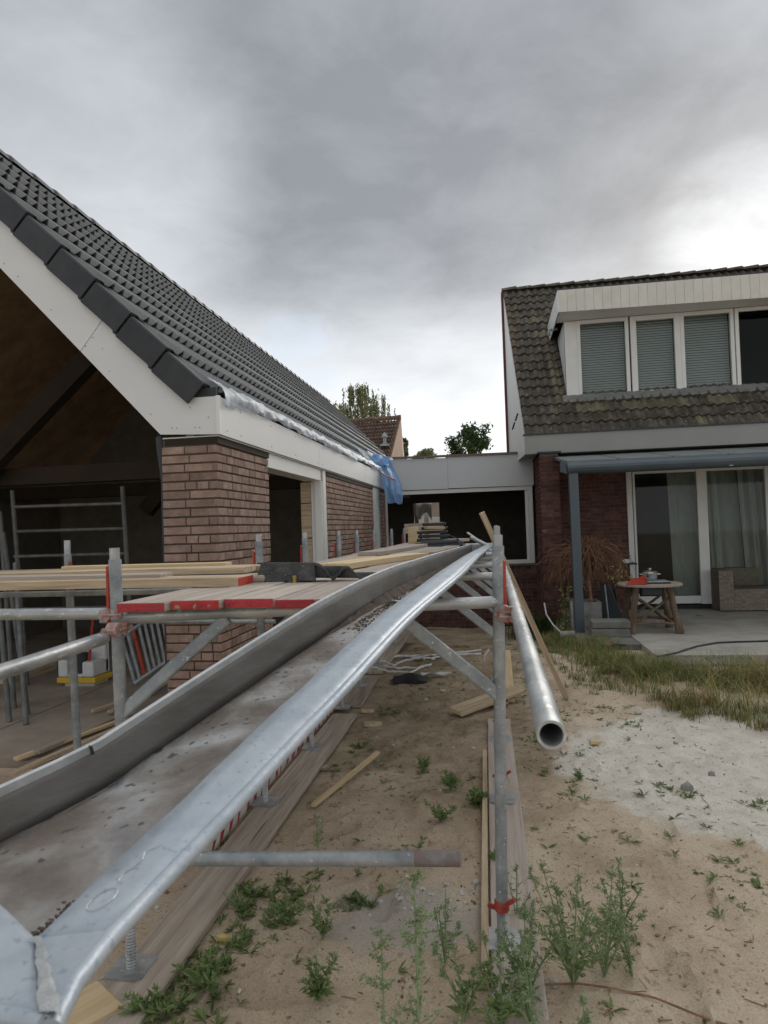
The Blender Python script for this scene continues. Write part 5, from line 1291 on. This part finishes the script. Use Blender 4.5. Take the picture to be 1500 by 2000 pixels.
b = path_sheet([((690, 868), (700, 880), 12.2, 12.2), ((712, 884), (718, 905), 12.3, 12.2), ((738, 905), (738, 920), 12.6, 12.4)], 14, 20, 9., .03)
tag(b.out('milky_sheet', m_clear_sheet, smooth=True), 'pale wisp of plastic trailing up the tiles above the blue sheet', 'plastic sheet')
tag(B().tube([atY(742, 922, 12.3), atY(756, 931, 12.1), atY(772, 938, 12.2)], .012, 6).out('cord', m_red, smooth=True), 'thin red cord tied round the blue sheet', 'cord')

# ------------------------------------------------------------------ terrace furniture
rtb = thing('rustic_table', 'round weathered wooden garden table on splayed branch legs', 'table', (2.15, 10.45, tz))
tcx, tcy, tzt = atY(1268, 1135, 10.45).x, 10.45, .76
pl_n = 6
for k in range(pl_n):
    y0 = tcy-.44+.88*k/pl_n; y1 = y0+.88/pl_n-.006; pts = []
    hw = lambda y: math.sqrt(max(.0, .455**2-(y-tcy)**2))
    lo = [(tcx-hw(y0+(y1-y0)*i/4), y0+(y1-y0)*i/4) for i in range(5)]; hi = [(tcx+hw(y0+(y1-y0)*i/4), y0+(y1-y0)*i/4) for i in range(4, -1, -1)]
    B().prism([(x, y, tzt-.035) for x, y in hi+lo][::-1], (0, 0, .033)).out('top_board', m_wood_old, rtb, bevel=.006)
m_rust = mat('branch_wood', [(.07, .045, .03), (.13, .09, .06), (.20, .155, .115)], 9, .85, bump=.6, stretch=(1, 1, .3), rnd=.2)
feet = []
for sx_, sy_ in ((-1, -1), (1, -1), (1, 1), (-1, 1)):
    top = Vector((tcx+sx_*.23, tcy+sy_*.2, tzt-.04)); ft = Vector((tcx+sx_*.33, tcy+sy_*.3, tz)); md_ = top.lerp(ft, .5)+Vector((U_(-.02, .02), U_(-.02, .02), 0)); feet.append((top, ft))
    B().tube([top, md_, ft], [.05, .045, .06], 9).out('leg', m_rust, rtb, smooth=True)
for i in range(4):
    a = feet[i][0].lerp(feet[i][1], .8); c = feet[(i+1) % 4][0].lerp(feet[(i+1) % 4][1], .8); B().tube([a, mid(a, c)+Vector((0, 0, .03)), c], .022, 7).out('stretcher', m_rust, rtb, smooth=True)
for i in (0, 2):
    for (p_, q_) in ((.2, .85), (.85, .2)):
        a = feet[i][0].lerp(feet[i][1], p_); c = feet[(i+1) % 4][0].lerp(feet[(i+1) % 4][1], q_); B().tube([a, c], .02, 7).out('cross_brace', m_rust, rtb, smooth=True)
B().box(tcx-.16, tcx+.12, tcy-.25, tcy+.15, tzt-.16, tzt-.04).out('drawer', m_slate, rtb, bevel=.01)
pp = Vector((atY(1269, 1115, 10.5).x, 10.5, tzt+.04))
pot = thing('cooking_pot', 'shiny steel cooking pot with lid on the grey tray', 'pot', tuple(pp))
b = B(); b.lathe(pp, [(0, 0), (.085, 0), (.10, .02), (.105, .10), (.11, .105)], 24); b.out('body', m_steel, pot, smooth=True)
b = B(); b.lathe(pp, [(.115, .106), (.10, .125), (.03, .145), (.012, .15), (.012, .165), (.03, .168), (.03, .175), (0, .177)], 24); b.out('lid', m_steel, pot, smooth=True)
for s in (-1, 1): B().tube([pp+Vector((s*.10, -.03, .08)), pp+Vector((s*.145, -.03, .085)), pp+Vector((s*.145, .03, .085)), pp+Vector((s*.10, .03, .08))], .006, 6).out('handle', m_steel, pot)
tp = thing('tray', 'flat grey tray lying on the rustic table under the pot', 'tray', (tcx+.05, 10.4, tzt))
B().box(tcx-.1, tcx+.26, 10.25, 10.62, tzt, tzt+.015).out('base', m_black, tp, bevel=.004)
B().box(tcx-.11, tcx+.25, 10.26, 10.6, tzt+.017, tzt+.035).out('plate', m_galv, tp, bevel=.006)
dpn = thing('dustpan', 'red plastic dustpan lying on the left of the rustic table', 'dustpan', (tcx-.2, 10.25, tzt))
c = Vector((tcx-.22, 10.22, tzt))
b = B(); b.prism([c+Vector(v) for v in ((-.17, -.06, .002), (.12, -.08, .004), (.14, .1, .06), (-.06, .12, .06))], (0, 0, .006)); b.prism([c+Vector(v) for v in ((.12, -.08, .004), (.14, .1, .004), (.14, .1, .09), (.12, -.06, .05))], (.005, 0, 0)); b.prism([c+Vector(v) for v in ((-.06, .12, .005), (.14, .1, .005), (.14, .1, .09), (-.06, .12, .08))], (0, .005, 0)); b.out('pan', m_red, dpn, bevel=.003)
B().tube([c+Vector((.06, .11, .08)), c+Vector((.16, .14, .12))], .014, 8).out('handle', m_red, dpn, smooth=True)
# wicker sofa
so_ = thing('wicker_sofa', 'low grey brown wicker lounge sofa in front of the patio doors', 'sofa', (4.0, 11.7, tz))
SX, SY = atZ(1407, 1195, tz).x, atZ(1407, 1195, tz).y
def weave(x0, x1, y0, y1, z0, z1, name):
    o = B().box(x0+.004, x1-.004, y0+.004, y1-.004, z0, z1-.004).out(name, m_rattan, so_)
    b = B(); n = int((z1-z0)/.024)
    for k in range(n):
        z = z0+k*.024
        for i in range(int((x1-x0)/.06)):
            x = x0+i*.06; w_ = min(.055, x1-x); o_ = .003 if (i+k) % 2 else -.001
            b.add([(x, y0-o_, z), (x+w_, y0-o_, z), (x+w_, y0-o_-.003, z+.011), (x, y0-o_-.003, z+.011), (x, y0-o_, z+.022), (x+w_, y0-o_, z+.022)], [(0, 1, 2, 3), (3, 2, 5, 4)])
        for i in range(int((y1-y0)/.06)):
            y = y0+i*.06; o_ = .003 if (i+k) % 2 else -.001
            b.add([(x0-o_, y, z), (x0-o_, y+.055, z), (x0-o_-.003, y+.055, z+.011), (x0-o_-.003, y, z+.011), (x0-o_, y, z+.022), (x0-o_, y+.055, z+.022)], [(1, 0, 3, 2), (2, 3, 4, 5)])
    b.out('wicker', m_rattan, o, kind='stuff')
weave(SX, SX+.24, SY, SY+.85, tz+.02, .77, 'armrest')
weave(SX+.242, SX+1.8, SY+.01, SY+.85, tz+.02, .44, 'seat')
weave(SX+.242, SX+.86, SY+.55, SY+.852, .442, .772, 'backrest')
# barbecue, slate panel, planter, broom stick, block
bq = thing('barbecue', 'dark kettle barbecue with side shelf against the brick wall', 'barbecue', (1.9, 12.1, tz))
kc = Vector((atY(1168, 1110, 11.9).x, 11.9, 0))
b = B(); b.lathe(kc+Vector((0, 0, .82)), [(0, 0), (.18, .02), (.28, .12), (.30, .2), (.30, .22), (.27, .32), (.15, .4), (0, .42)], 24); b.out('kettle', m_black, bq, smooth=True)
B().box(kc.x+.2, kc.x+.62, 11.75, 12.05, .95, .975).out('shelf', m_slate, bq, bevel=.004)
B().box(kc.x+.39, kc.x+.51, 11.8, 11.9, .976, 1.04).out('tin', m_plastic_white, bq, bevel=.004)
for a in (-.2, .2): B().tube([kc+Vector((a, 0, .85)), kc+Vector((a*1.6, -.1, tz))], .018, 8).out('leg', m_black, bq)
p = [atY(x, y, 11.6) for x, y in ((1172, 1140), (1187, 1138), (1217, 1208), (1172, 1212))]
tag(B().prism(p, (.02, .03, 0)).out('slate_panel', m_slate, bevel=.004), 'dark pointed board leaning against the brick wall behind the planter', 'panel')
tag(tube('stick', atY(1181, 1142, 11.3), atZ(1189, 1216, tz), .014, m_galv_b), 'thin pale stick leaning against the dark board', 'stick')
pln = thing('concrete_planter', 'square grey concrete planter behind the canopy post', 'planter', (1.6, 10.9, 0))
x0, x1 = atY(1112, 1180, 10.9).x, atY(1174, 1180, 10.9).x; z1 = atY(1150, 1176, 10.9).z
b = B(); b.box(x0, x1, 10.85, 10.9, 0, z1); b.box(x0, x1, 11.3, 11.35, 0, z1); b.box(x0, x0+.05, 10.901, 11.299, 0, z1); b.box(x1-.05, x1, 10.901, 11.299, 0, z1); b.out('sides', m_stone, pln)
B().box(x0+.051, x1-.051, 10.901, 11.299, 0, z1-.06).out('soil', m_dirt, pln)
# hanging dry plant
dp_ = thing('dry_shrub', 'brown withered shrub drooping in a mop behind the canopy post', 'plant', (1.5, 11.1, 0))
tw = B(); random.seed(8); hub = Vector((1.50, 11.25, 1.13))
B().tube([(1.52, 11.1, .3), (1.50, 11.15, .75), hub], [.03, .022, .02], 7).out('trunk', m_twig, dp_, smooth=True)
for k in range(620):
    a = U_(0, 6.28); rad = U_(.1, .62); up_ = U_(.02, .30)*(1-rad*.6); up_ += U_(-.12, .1); e1 = hub+Vector((math.cos(a)*rad*.55+U_(-.08, .08), math.sin(a)*rad*.35, up_+U_(-.04, .06))); e2 = hub+Vector((math.cos(a)*rad*.95+U_(-.1, .1), math.sin(a)*rad*.5, up_*.5-U_(-.08, .26))); e3 = e2+Vector((math.cos(a)*.08+U_(-.13, .13), U_(-.06, .06), -U_(.02, .42)*(.5+rad)))
    tw.tube([hub+Vector((U_(-.12, .12), U_(-.1, .1), U_(-.05, .05))), e1, e2, e3], [.006, .005, .0042, .0022], 4)
tw.out('twigs', m_twig, dp_)
lv = B(); leaf_quads(lv, Vector((1.95, 11.1, .85)), .2, 160, .03, 1, 1); leaf_quads(lv, Vector((1.35, 11.1, .7)), .14, 60, .025, 1, 1); lv.out('withered_leaves', m_drygrass, dp_)
# climbing stems in front of pier
vn = thing('thin_vine', 'thin leafy stems growing up left of the canopy post', 'plant', (1.1, 10.6, 0)); b = B(); l_ = B()
for k in range(8):
    x = 1.0+U_(0, .14); pts = [Vector((x, 10.7, 0)), Vector((x+U_(-.05, .08), 10.7, .3)), Vector((x+U_(-.03, .12), 10.75, U_(.55, .85)))]; b.tube(pts, .006, 4)
    for q in range(9): leaf_quads(l_, pts[0].lerp(pts[2], q/9), .05, 3, .035)
b.out('stems', m_twig, vn); l_.out('leaves', m_leaf, vn)
# downspout bend + bent rod
tag(B().tube([atY(1094, 1240, 10.1), atY(1122, 1239, 10.1)], .055, 12).out('drain_bend', m_stone, smooth=True), 'short grey drain pipe bend at the foot of the canopy post', 'pipe')
tag(B().tube([atY(1063, 1178, 10.5), atY(1067, 1200, 10.4), atY(1080, 1220, 10.3), atY(1096, 1236, 10.2)], .013, 8).out('bent_rod', m_rim, smooth=True), 'pale bent rod standing out of the weeds left of the canopy post', 'rod')
tag(tube('square_pipe', atY(1115, 1175, 10.7), atY(1119, 1236, 10.7), .022, m_galv_b), 'pale upright pipe just left of the canopy post', 'pipe')
p = atZ(1193, 1246, 0.03); 
for i, (z0, z1, dx_) in enumerate(((.03, .155, 0), (.158, .27, .01))):
    o = B().box(p.x-.26+dx_, p.x+.27+dx_, p.y, p.y+.3, z0, z1).out('kerb_block', m_paver, bevel=.02); tag(o, ('lower grey concrete block by the planter', 'upper grey concrete block by the planter')[i], 'block')
gl_ = thing('garden_glove', 'black and red garden glove lying on the terrace edge', 'glove', tuple(atZ(1195, 1262, .04)))
p = atZ(1200, 1262, .04); b = B(); b.grid(lambda u, v: Vector((p.x-.06+.16*u, p.y-.04+.1*v, .045+.03*math.sin(3.14*u)*math.sin(3.14*v))), 8, 6); b.out('glove', m_black, gl_, smooth=True)
for k in range(4): B().tube([(p.x+.08, p.y-.03+.022*k, .055), (p.x+.13, p.y-.035+.026*k, .05), (p.x+.155, p.y-.035+.028*k, .045)], .009, 6).out('finger', m_black, gl_, smooth=True)
B().box(p.x-.12, p.x-.055, p.y-.02, p.y+.04, .042, .07).out('cuff', mat('pink_red', [(.55, .05, .10), (.62, .08, .14)], 5, .6), gl_, bevel=.01)
hz = [atZ(x, y, .045) for x, y in ((1285, 1285), (1320, 1278), (1360, 1265), (1400, 1258), (1440, 1256), (1520, 1254), (1600, 1254))]
tag(B().tube([Vector((q.x, q.y, .062)) for q in hz], .012, 8).out('garden_hose', m_pipe_dark, smooth=True), 'dark garden hose lying along the terrace edge', 'hose')

# ------------------------------------------------------------------ vegetation on the ground
def blade(b, p, h, w, lean, az, n=3):
    d = Vector((math.cos(az), math.sin(az), 0)); s = Vector((-d.y, d.x, 0)); vs = []
    for i in range(n+1):
        t = i/n; c = p+d*(lean*h*t*t)+Vector((0, 0, h*(t-.25*lean*t*t))); ww = w*(1-t)**.7*.5
        vs += [c-s*ww, c+s*ww]
    b.add(vs, [(2*i, 2*i+1, 2*i+3, 2*i+2) for i in range(n)])
random.seed(21)
def in_grass(x, y):
    # long grass belt in front of the terrace, edges broken by noise
    lo = 6.35-1.45*(x-1.4)+.55*nz(x*1.5, y*1.5, 3)+.25*nz(x*4, y*4, 7)
    if x < 1.4: lo = 6.5+1.6*(1.4-x)+.4*nz(x*2, y*2, 3)
    return y > max(lo, 3.6) and y < 7.95+.12*nz(x*3, 1.)
g1, g2 = B(), B(); k = 0
while k < 900:
    x = U_(.95, 6.5); y = U_(3.6, 8.1)
    if not in_grass(x, y) or x > 1.2+y*.46: continue
    dens = nz(x*1.3, y*1.3, 12)
    if dens < .0 and R_() < .78: continue
    k += 1; z = gz(x, y); yel = .34+1.2*max(0, nz(x*1.9, y*1.9, 30)); lo_ = U_(0, 6.28)
    far = 1-sstep(7.5, 8.1, y)*.7; big = R_() < .3
    for i in range(int(15+12*dens)):
        p = Vector((x+random.gauss(0, .04), y+random.gauss(0, .04), z)); h = (U_(.18, .42) if big else U_(.05, .15))*far*(1+.5*dens)
        az = lo_+random.gauss(0, 1.0) if big else U_(0, 6.28)
        blade(g2 if R_() < yel else g1, p, h, U_(.004, .009), U_(.4, 1.9) if big else U_(.2, 1.2), az, 4)
for cx_, cy_, rx, ry, n_, hh in ((1.25, 9.4, .35, .55, 260, .22), (1.3, 8.3, .5, .5, 260, .2), (.9, 10.6, .3, .8, 220, .24), (1.75, 7.7, .4, .35, 200, .26), (.75, 12.2, .5, .5, 160, .2), (.75, 9.5, .4, .6, 90, .1), (1.0, 7.5, .4, .5, 90, .1), (2.6, 8.5, .8, .1, 60, .12), (3.3, 8.75, .25, .05, 50, .1)):
    for _ in range(n_):
        x, y = random.gauss(cx_, rx*.5), random.gauss(cy_, ry*.5); z = gz(x, y)
        for i in range(9): blade(g2 if R_() < .22 else g1, Vector((x+U_(-.04, .04), y+U_(-.04, .04), z)), U_(.4, 1)*hh, .006, U_(.2, 1.2), U_(0, 6.28))
tag(g1.out('long_grass', m_grass), 'green long grass growing in front of the terrace', 'grass', kind='stuff')
tag(g2.out('dry_grass', m_drygrass), 'yellow dry stalks among the long grass before the terrace', 'grass', kind='stuff')
# dark bush at the wall foot
b = B(); random.seed(4)
for _ in range(900): blade(b, Vector((random.gauss(.72, .16), random.gauss(12.0, .2), gz(.7, 12))), U_(.25, .62), .018, U_(.4, 1.5), U_(0, 6.28))
tag(b.out('dark_shrub', m_leafd), 'dark strappy leaved shrub at the foot of the brick pier', 'plant')
# tiny ground weeds (nobody could count)
sw = B(); random.seed(9)
def rosette(b, p, r, n, up_=.5):
    for i in range(n):
        a = U_(0, 6.28); d = Vector((math.cos(a), math.sin(a), U_(.15, up_))).normalized(); s = Vector((-math.sin(a), math.cos(a), 0)); l = r*U_(.5, 1); w = l*U_(.16, .32)
        b.add([p, p+d*l*.5+s*w*.5+Vector((0, 0, .1*l)), p+d*l, p+d*l*.5-s*w*.5+Vector((0, 0, .1*l))], [(0, 1, 2, 3)])
k = 0
while k < 520:
    x = U_(-1.2, 1.2) if R_() < .85 else U_(-1.2, 1.6); y = U_(2.4, 10.5)
    if nz(x*1.4, y*1.4, 40) < .08 and R_() < .85: continue
    if -.14 < x < .16: continue
    k += 1; rosette(sw, Vector((x, y, gz(x, y))), U_(.02, .07), random.randint(4, 10))
for (px, py, n_, rad) in ((400, 1890, 60, .22), (500, 1760, 40, .16), (560, 1745, 30, .15), (330, 1960, 70, .2), (425, 1640, 26, .2), (1090, 1265, 60, .4), (1060, 1440, 14, .12), (1110, 1540, 8, .1), (700, 1460, 16, .15), (760, 1390, 14, .15), (690, 1755, 18, .1), (1480, 1575, 10, .1), (1345, 1550, 8, .06), (1200, 1400, 8, .3)):
    c = atZ(px, py, 0)
    for _ in range(n_):
        x, y = random.gauss(c.x, rad*.5), random.gauss(c.y, rad*.6); rosette(sw, Vector((x, y, gz(x, y))), U_(.03, .075), random.randint(5, 9), .9)
tag(sw.out('ground_weeds', m_leaf), 'small green weeds sprouting all over the sandy soil', 'weeds', kind='stuff')
# dead roots, clods and crumbs on the soil
cl = B(); random.seed(15); k = 0
while k < 1500:
    x = U_(-1.7, 4.2); y = 2.1+R_()**1.3*8
    if (nz(x*2, y*2, 60) < .0 or (x > .6 and y > 3.6)) and R_() < .8: continue
    if -.13 < x < .15 or -1.5 < x < -1.26 or (x > 1 and y > 8.3): continue
    k += 1; s = U_(.002, .0075)*(2.2 if R_() < .04 else 1); z = gz(x, y)
    cl.obox(Matrix.Translation((x, y, z+s*.2)) @ Matrix.Rotation(U_(0, 6), 4, Vector((R_(), R_(), R_()+.1)).normalized()), s*2*U_(.7, 1.5), s*1.5, s*1.2)
tag(cl.out('soil_crumbs', mat('soil_clod', [(.12, .085, .055), (.25, .18, .125), (.33, .25, .18)], 20, .95, rnd=.3, island=True)), 'scattered dark clods and crumbs on the sandy soil', 'clods', kind='stuff')
pg = B(); random.seed(16)
for k in range(230):
    c = atZ(random.gauss(850, 60), random.gauss(1745, 25), 0) if k < 120 else Vector((U_(-1.2, 3.5), U_(2.4, 6), 0)); s = .002+.010*R_()**3; z = gz(c.x, c.y)
    pg.obox(Matrix.Translation((c.x, c.y, z+s*.3)) @ Matrix.Rotation(U_(0, 6), 4, Vector((R_(), R_(), R_()+.1)).normalized()), s*2, s*1.4, s)
tag(pg.out('pale_grit', m_palestone), 'pale rubble grit strewn under the loose tube and over the sand', 'grit', kind='stuff')
lit = B(); random.seed(19); k = 0
while k < 620:
    x = U_(-1.3, 3.6); y = 2.2+R_()**1.2*6.5
    if -.13 < x < .15 or -1.5 < x < -1.26 or nz(x*1.6, y*1.6, 70) < -.05 and R_() < .7: continue
    k += 1; l = U_(.006, .035); z = gz(x, y)
    lit.obox(Matrix.Translation((x, y, z+.003)) @ Matrix.Rotation(U_(0, 6.28), 4, 'Z') @ Matrix.Rotation(U_(-.3, .3), 4, 'Y'), l*2, U_(.0012, .004), .002)
tag(lit.out('plant_litter', m_twig), 'bits of dead stalk and root lying on the sand', 'litter', kind='stuff')
# individual tall weeds
def weed(px, py_base, h, spread, nst, label, seed, ml1=m_leaf, ml2=m_leaf2, leaf=.035, Y=None, seedy=.6):
    random.seed(seed); leaf *= .85; p = atZ(px, py_base, 0) if Y is None else Vector((atY(px, 1500, Y).x, Y, 0)); p.z = gz(p.x, p.y)
    root = thing('weed_plant', label, 'weed', tuple(p), 'tall weeds in the foreground'); st, lf, sd_ = B(), B(), B()
    for i in range(nst):
        a = U_(0, 6.28); hh = h*U_(.55, 1) if i else h; off = Vector((math.cos(a), math.sin(a), 0))*spread*U_(.3, 1)*(0.25 if i == 0 else 1)
        pts = [p, p+off*.35+Vector((0, 0, hh*.45)), p+off*.8+Vector((0, 0, hh*.8)), p+off+Vector((0, 0, hh))]; st.tube(pts, [.004, .0032, .002, .001], 5)
        def at_(t): t *= 3; j_ = min(int(t), 2); return pts[j_].lerp(pts[j_+1], t-j_)
        for q in range(int(10+20*hh/.5)):
            t = U_(.08, .98); c = at_(t); aa = U_(0, 6.28); d = Vector((math.cos(aa), math.sin(aa), U_(.3, .9))).normalized(); l = U_(.03, .13)*(1.1-t)*(h/.5)
            e = c+d*l; st.tube([c, e], [.0014, .0007], 3)
            for w_ in range(random.randint(2, 4)):
                f_ = c.lerp(e, U_(.2, 1)); dd = Vector((U_(-1, 1), U_(-1, 1), U_(-.2, .8))).normalized(); s = dd.orthogonal().normalized(); k_ = leaf*U_(.25, 1.25)*(1.15-t)
                lf.add([f_, f_+dd*k_*.5+s*k_*.12, f_+dd*k_, f_+dd*k_*.5-s*k_*.12], [(0, 1, 2, 3)])
            if t > .4 and R_() < seedy:
                for w_ in range(16 if seedy > .8 else 9):
                    f_ = c.lerp(e, U_(.1, 1.1))+Vector((U_(-1, 1), U_(-1, 1), U_(-1, 1)))*.007; s = U_(.002, .0046)
                    sd_.add([f_+Vector((-s, 0, -s)), f_+Vector((s, s, -s)), f_+Vector((0, 0, s)), f_+Vector((0, -s, 0))], [(0, 1, 2), (0, 2, 3), (1, 3, 2)])
    st.out('stems', ml2, root); lf.out('leaves', ml1, root)
    if sd_.v: sd_.out('seed_heads', ml2, root, kind='stuff')
weed(1120, 1925, .42, .27, 11, 'bushy dark green weed right of the base board in the foreground', 1, leaf=.05)
weed(1180, 1900, .42, .20, 6, 'taller spreading weed at the right of the bushy foreground clump', 2, leaf=.045)
weed(1030, 1950, .33, .14, 9, 'weed with pale seed heads at the foot of the middle post', 3, leaf=.04)
weed(980, 2010, .28, .18, 8, 'broad leaved weed just left of the middle post foot', 4, leaf=.06)
weed(905, 1990, .28, .16, 5, 'reddish stemmed weed with narrow leaves left of the middle post', 5, leaf=.055)
weed(800, 2000, .92, .05, 2, 'tall pale seed stalk closest to the viewer near the picture bottom', 6, ml1=m_leaf2, Y=1.55, leaf=.03, seedy=.9)
weed(735, 2000, .72, .06, 2, 'second pale seed stalk, left of the tallest one', 7, ml1=m_leaf2, Y=1.6, leaf=.03, seedy=.9)
weed(1120, 2000, .56, .10, 4, 'pale feathery weed at the bottom right of the foreground clump', 8, ml1=m_leaf2, Y=1.62, leaf=.03, seedy=.9)
weed(880, 2000, .42, .08, 3, 'short feathery weed at the bottom centre', 10, ml1=m_leaf2, Y=1.75, leaf=.03, seedy=.9)
weed(870, 1880, .30, .12, 4, 'wispy thin weed between the loose tube end and the post', 31, leaf=.03, seedy=.4)
weed(1010, 1800, .26, .07, 3, 'slender weed growing through beside the base board edge', 32, leaf=.03, seedy=.3)
weed(1235, 1900, .22, .14, 4, 'low wispy weed at the far right of the foreground clump', 33, leaf=.03, seedy=.3)
weed(1040, 2010, .34, .16, 6, 'feathery grey green weed at the bottom beside the post foot', 34, ml1=m_leaf2, leaf=.035, seedy=.7)
weed(470, 1780, .14, .10, 4, 'thin sprig by the left base board', 35, leaf=.04, seedy=.1)
weed(620, 1660, .22, .10, 3, 'thin dry sprig behind the loose tube', 36, leaf=.025, seedy=.3)
weed(625, 1960, .16, .07, 5, 'small bright green weed low left of the seed stalks', 11, leaf=.07)
weed(630, 1830, .14, .08, 5, 'small grey green weed in the middle of the foreground soil', 12, leaf=.05)
weed(560, 1800, .12, .10, 6, 'low leafy weed beside the left base board', 13, leaf=.06)
weed(400, 1935, .16, .14, 8, 'spreading green weed at the lower left by the base board', 14, leaf=.08, seedy=0)
weed(300, 1985, .12, .12, 7, 'leafy weed in the bottom left next to the base plate', 15, leaf=.08, seedy=0)
weed(935, 1570, .10, .08, 8, 'dense green weed close left of the middle post', 16, leaf=.09, seedy=0)
weed(880, 1545, .13, .10, 8, 'dark green weed in the middle of the soil strip', 17, leaf=.07, seedy=0)
weed(830, 1500, .10, .08, 6, 'small dark weed left of the dense ones', 18, leaf=.07, seedy=0)
weed(860, 1600, .12, .12, 7, 'pale green weed below the dense ones', 19, leaf=.06, seedy=0)
weed(1130, 1520, .08, .06, 5, 'tiny weed standing alone on the sand right of the base board', 20, leaf=.05, seedy=0)
weed(1060, 1450, .10, .08, 7, 'small weed under the open end of the long tube', 21, leaf=.06, seedy=0)
weed(965, 1690, .10, .05, 3, 'slender seedling at the post beside the pale base board', 22, leaf=.05, seedy=.2)
weed(1215, 1820, .30, .10, 4, 'thin upright weed at the right end of the foreground clump', 24, leaf=.035, seedy=.6)
tag(B().tube([(lambda p: Vector((p.x, p.y, gz(p.x, p.y)+.012)))(atZ(x, y, 0)) for x, y in ((1060, 1925), (1130, 1930), (1200, 1935), (1280, 1955), (1380, 1985), (1440, 2010))], .004, 5).out('dead_stalk', m_twig), 'long dead stalk lying on the sand at the bottom right', 'stalk')
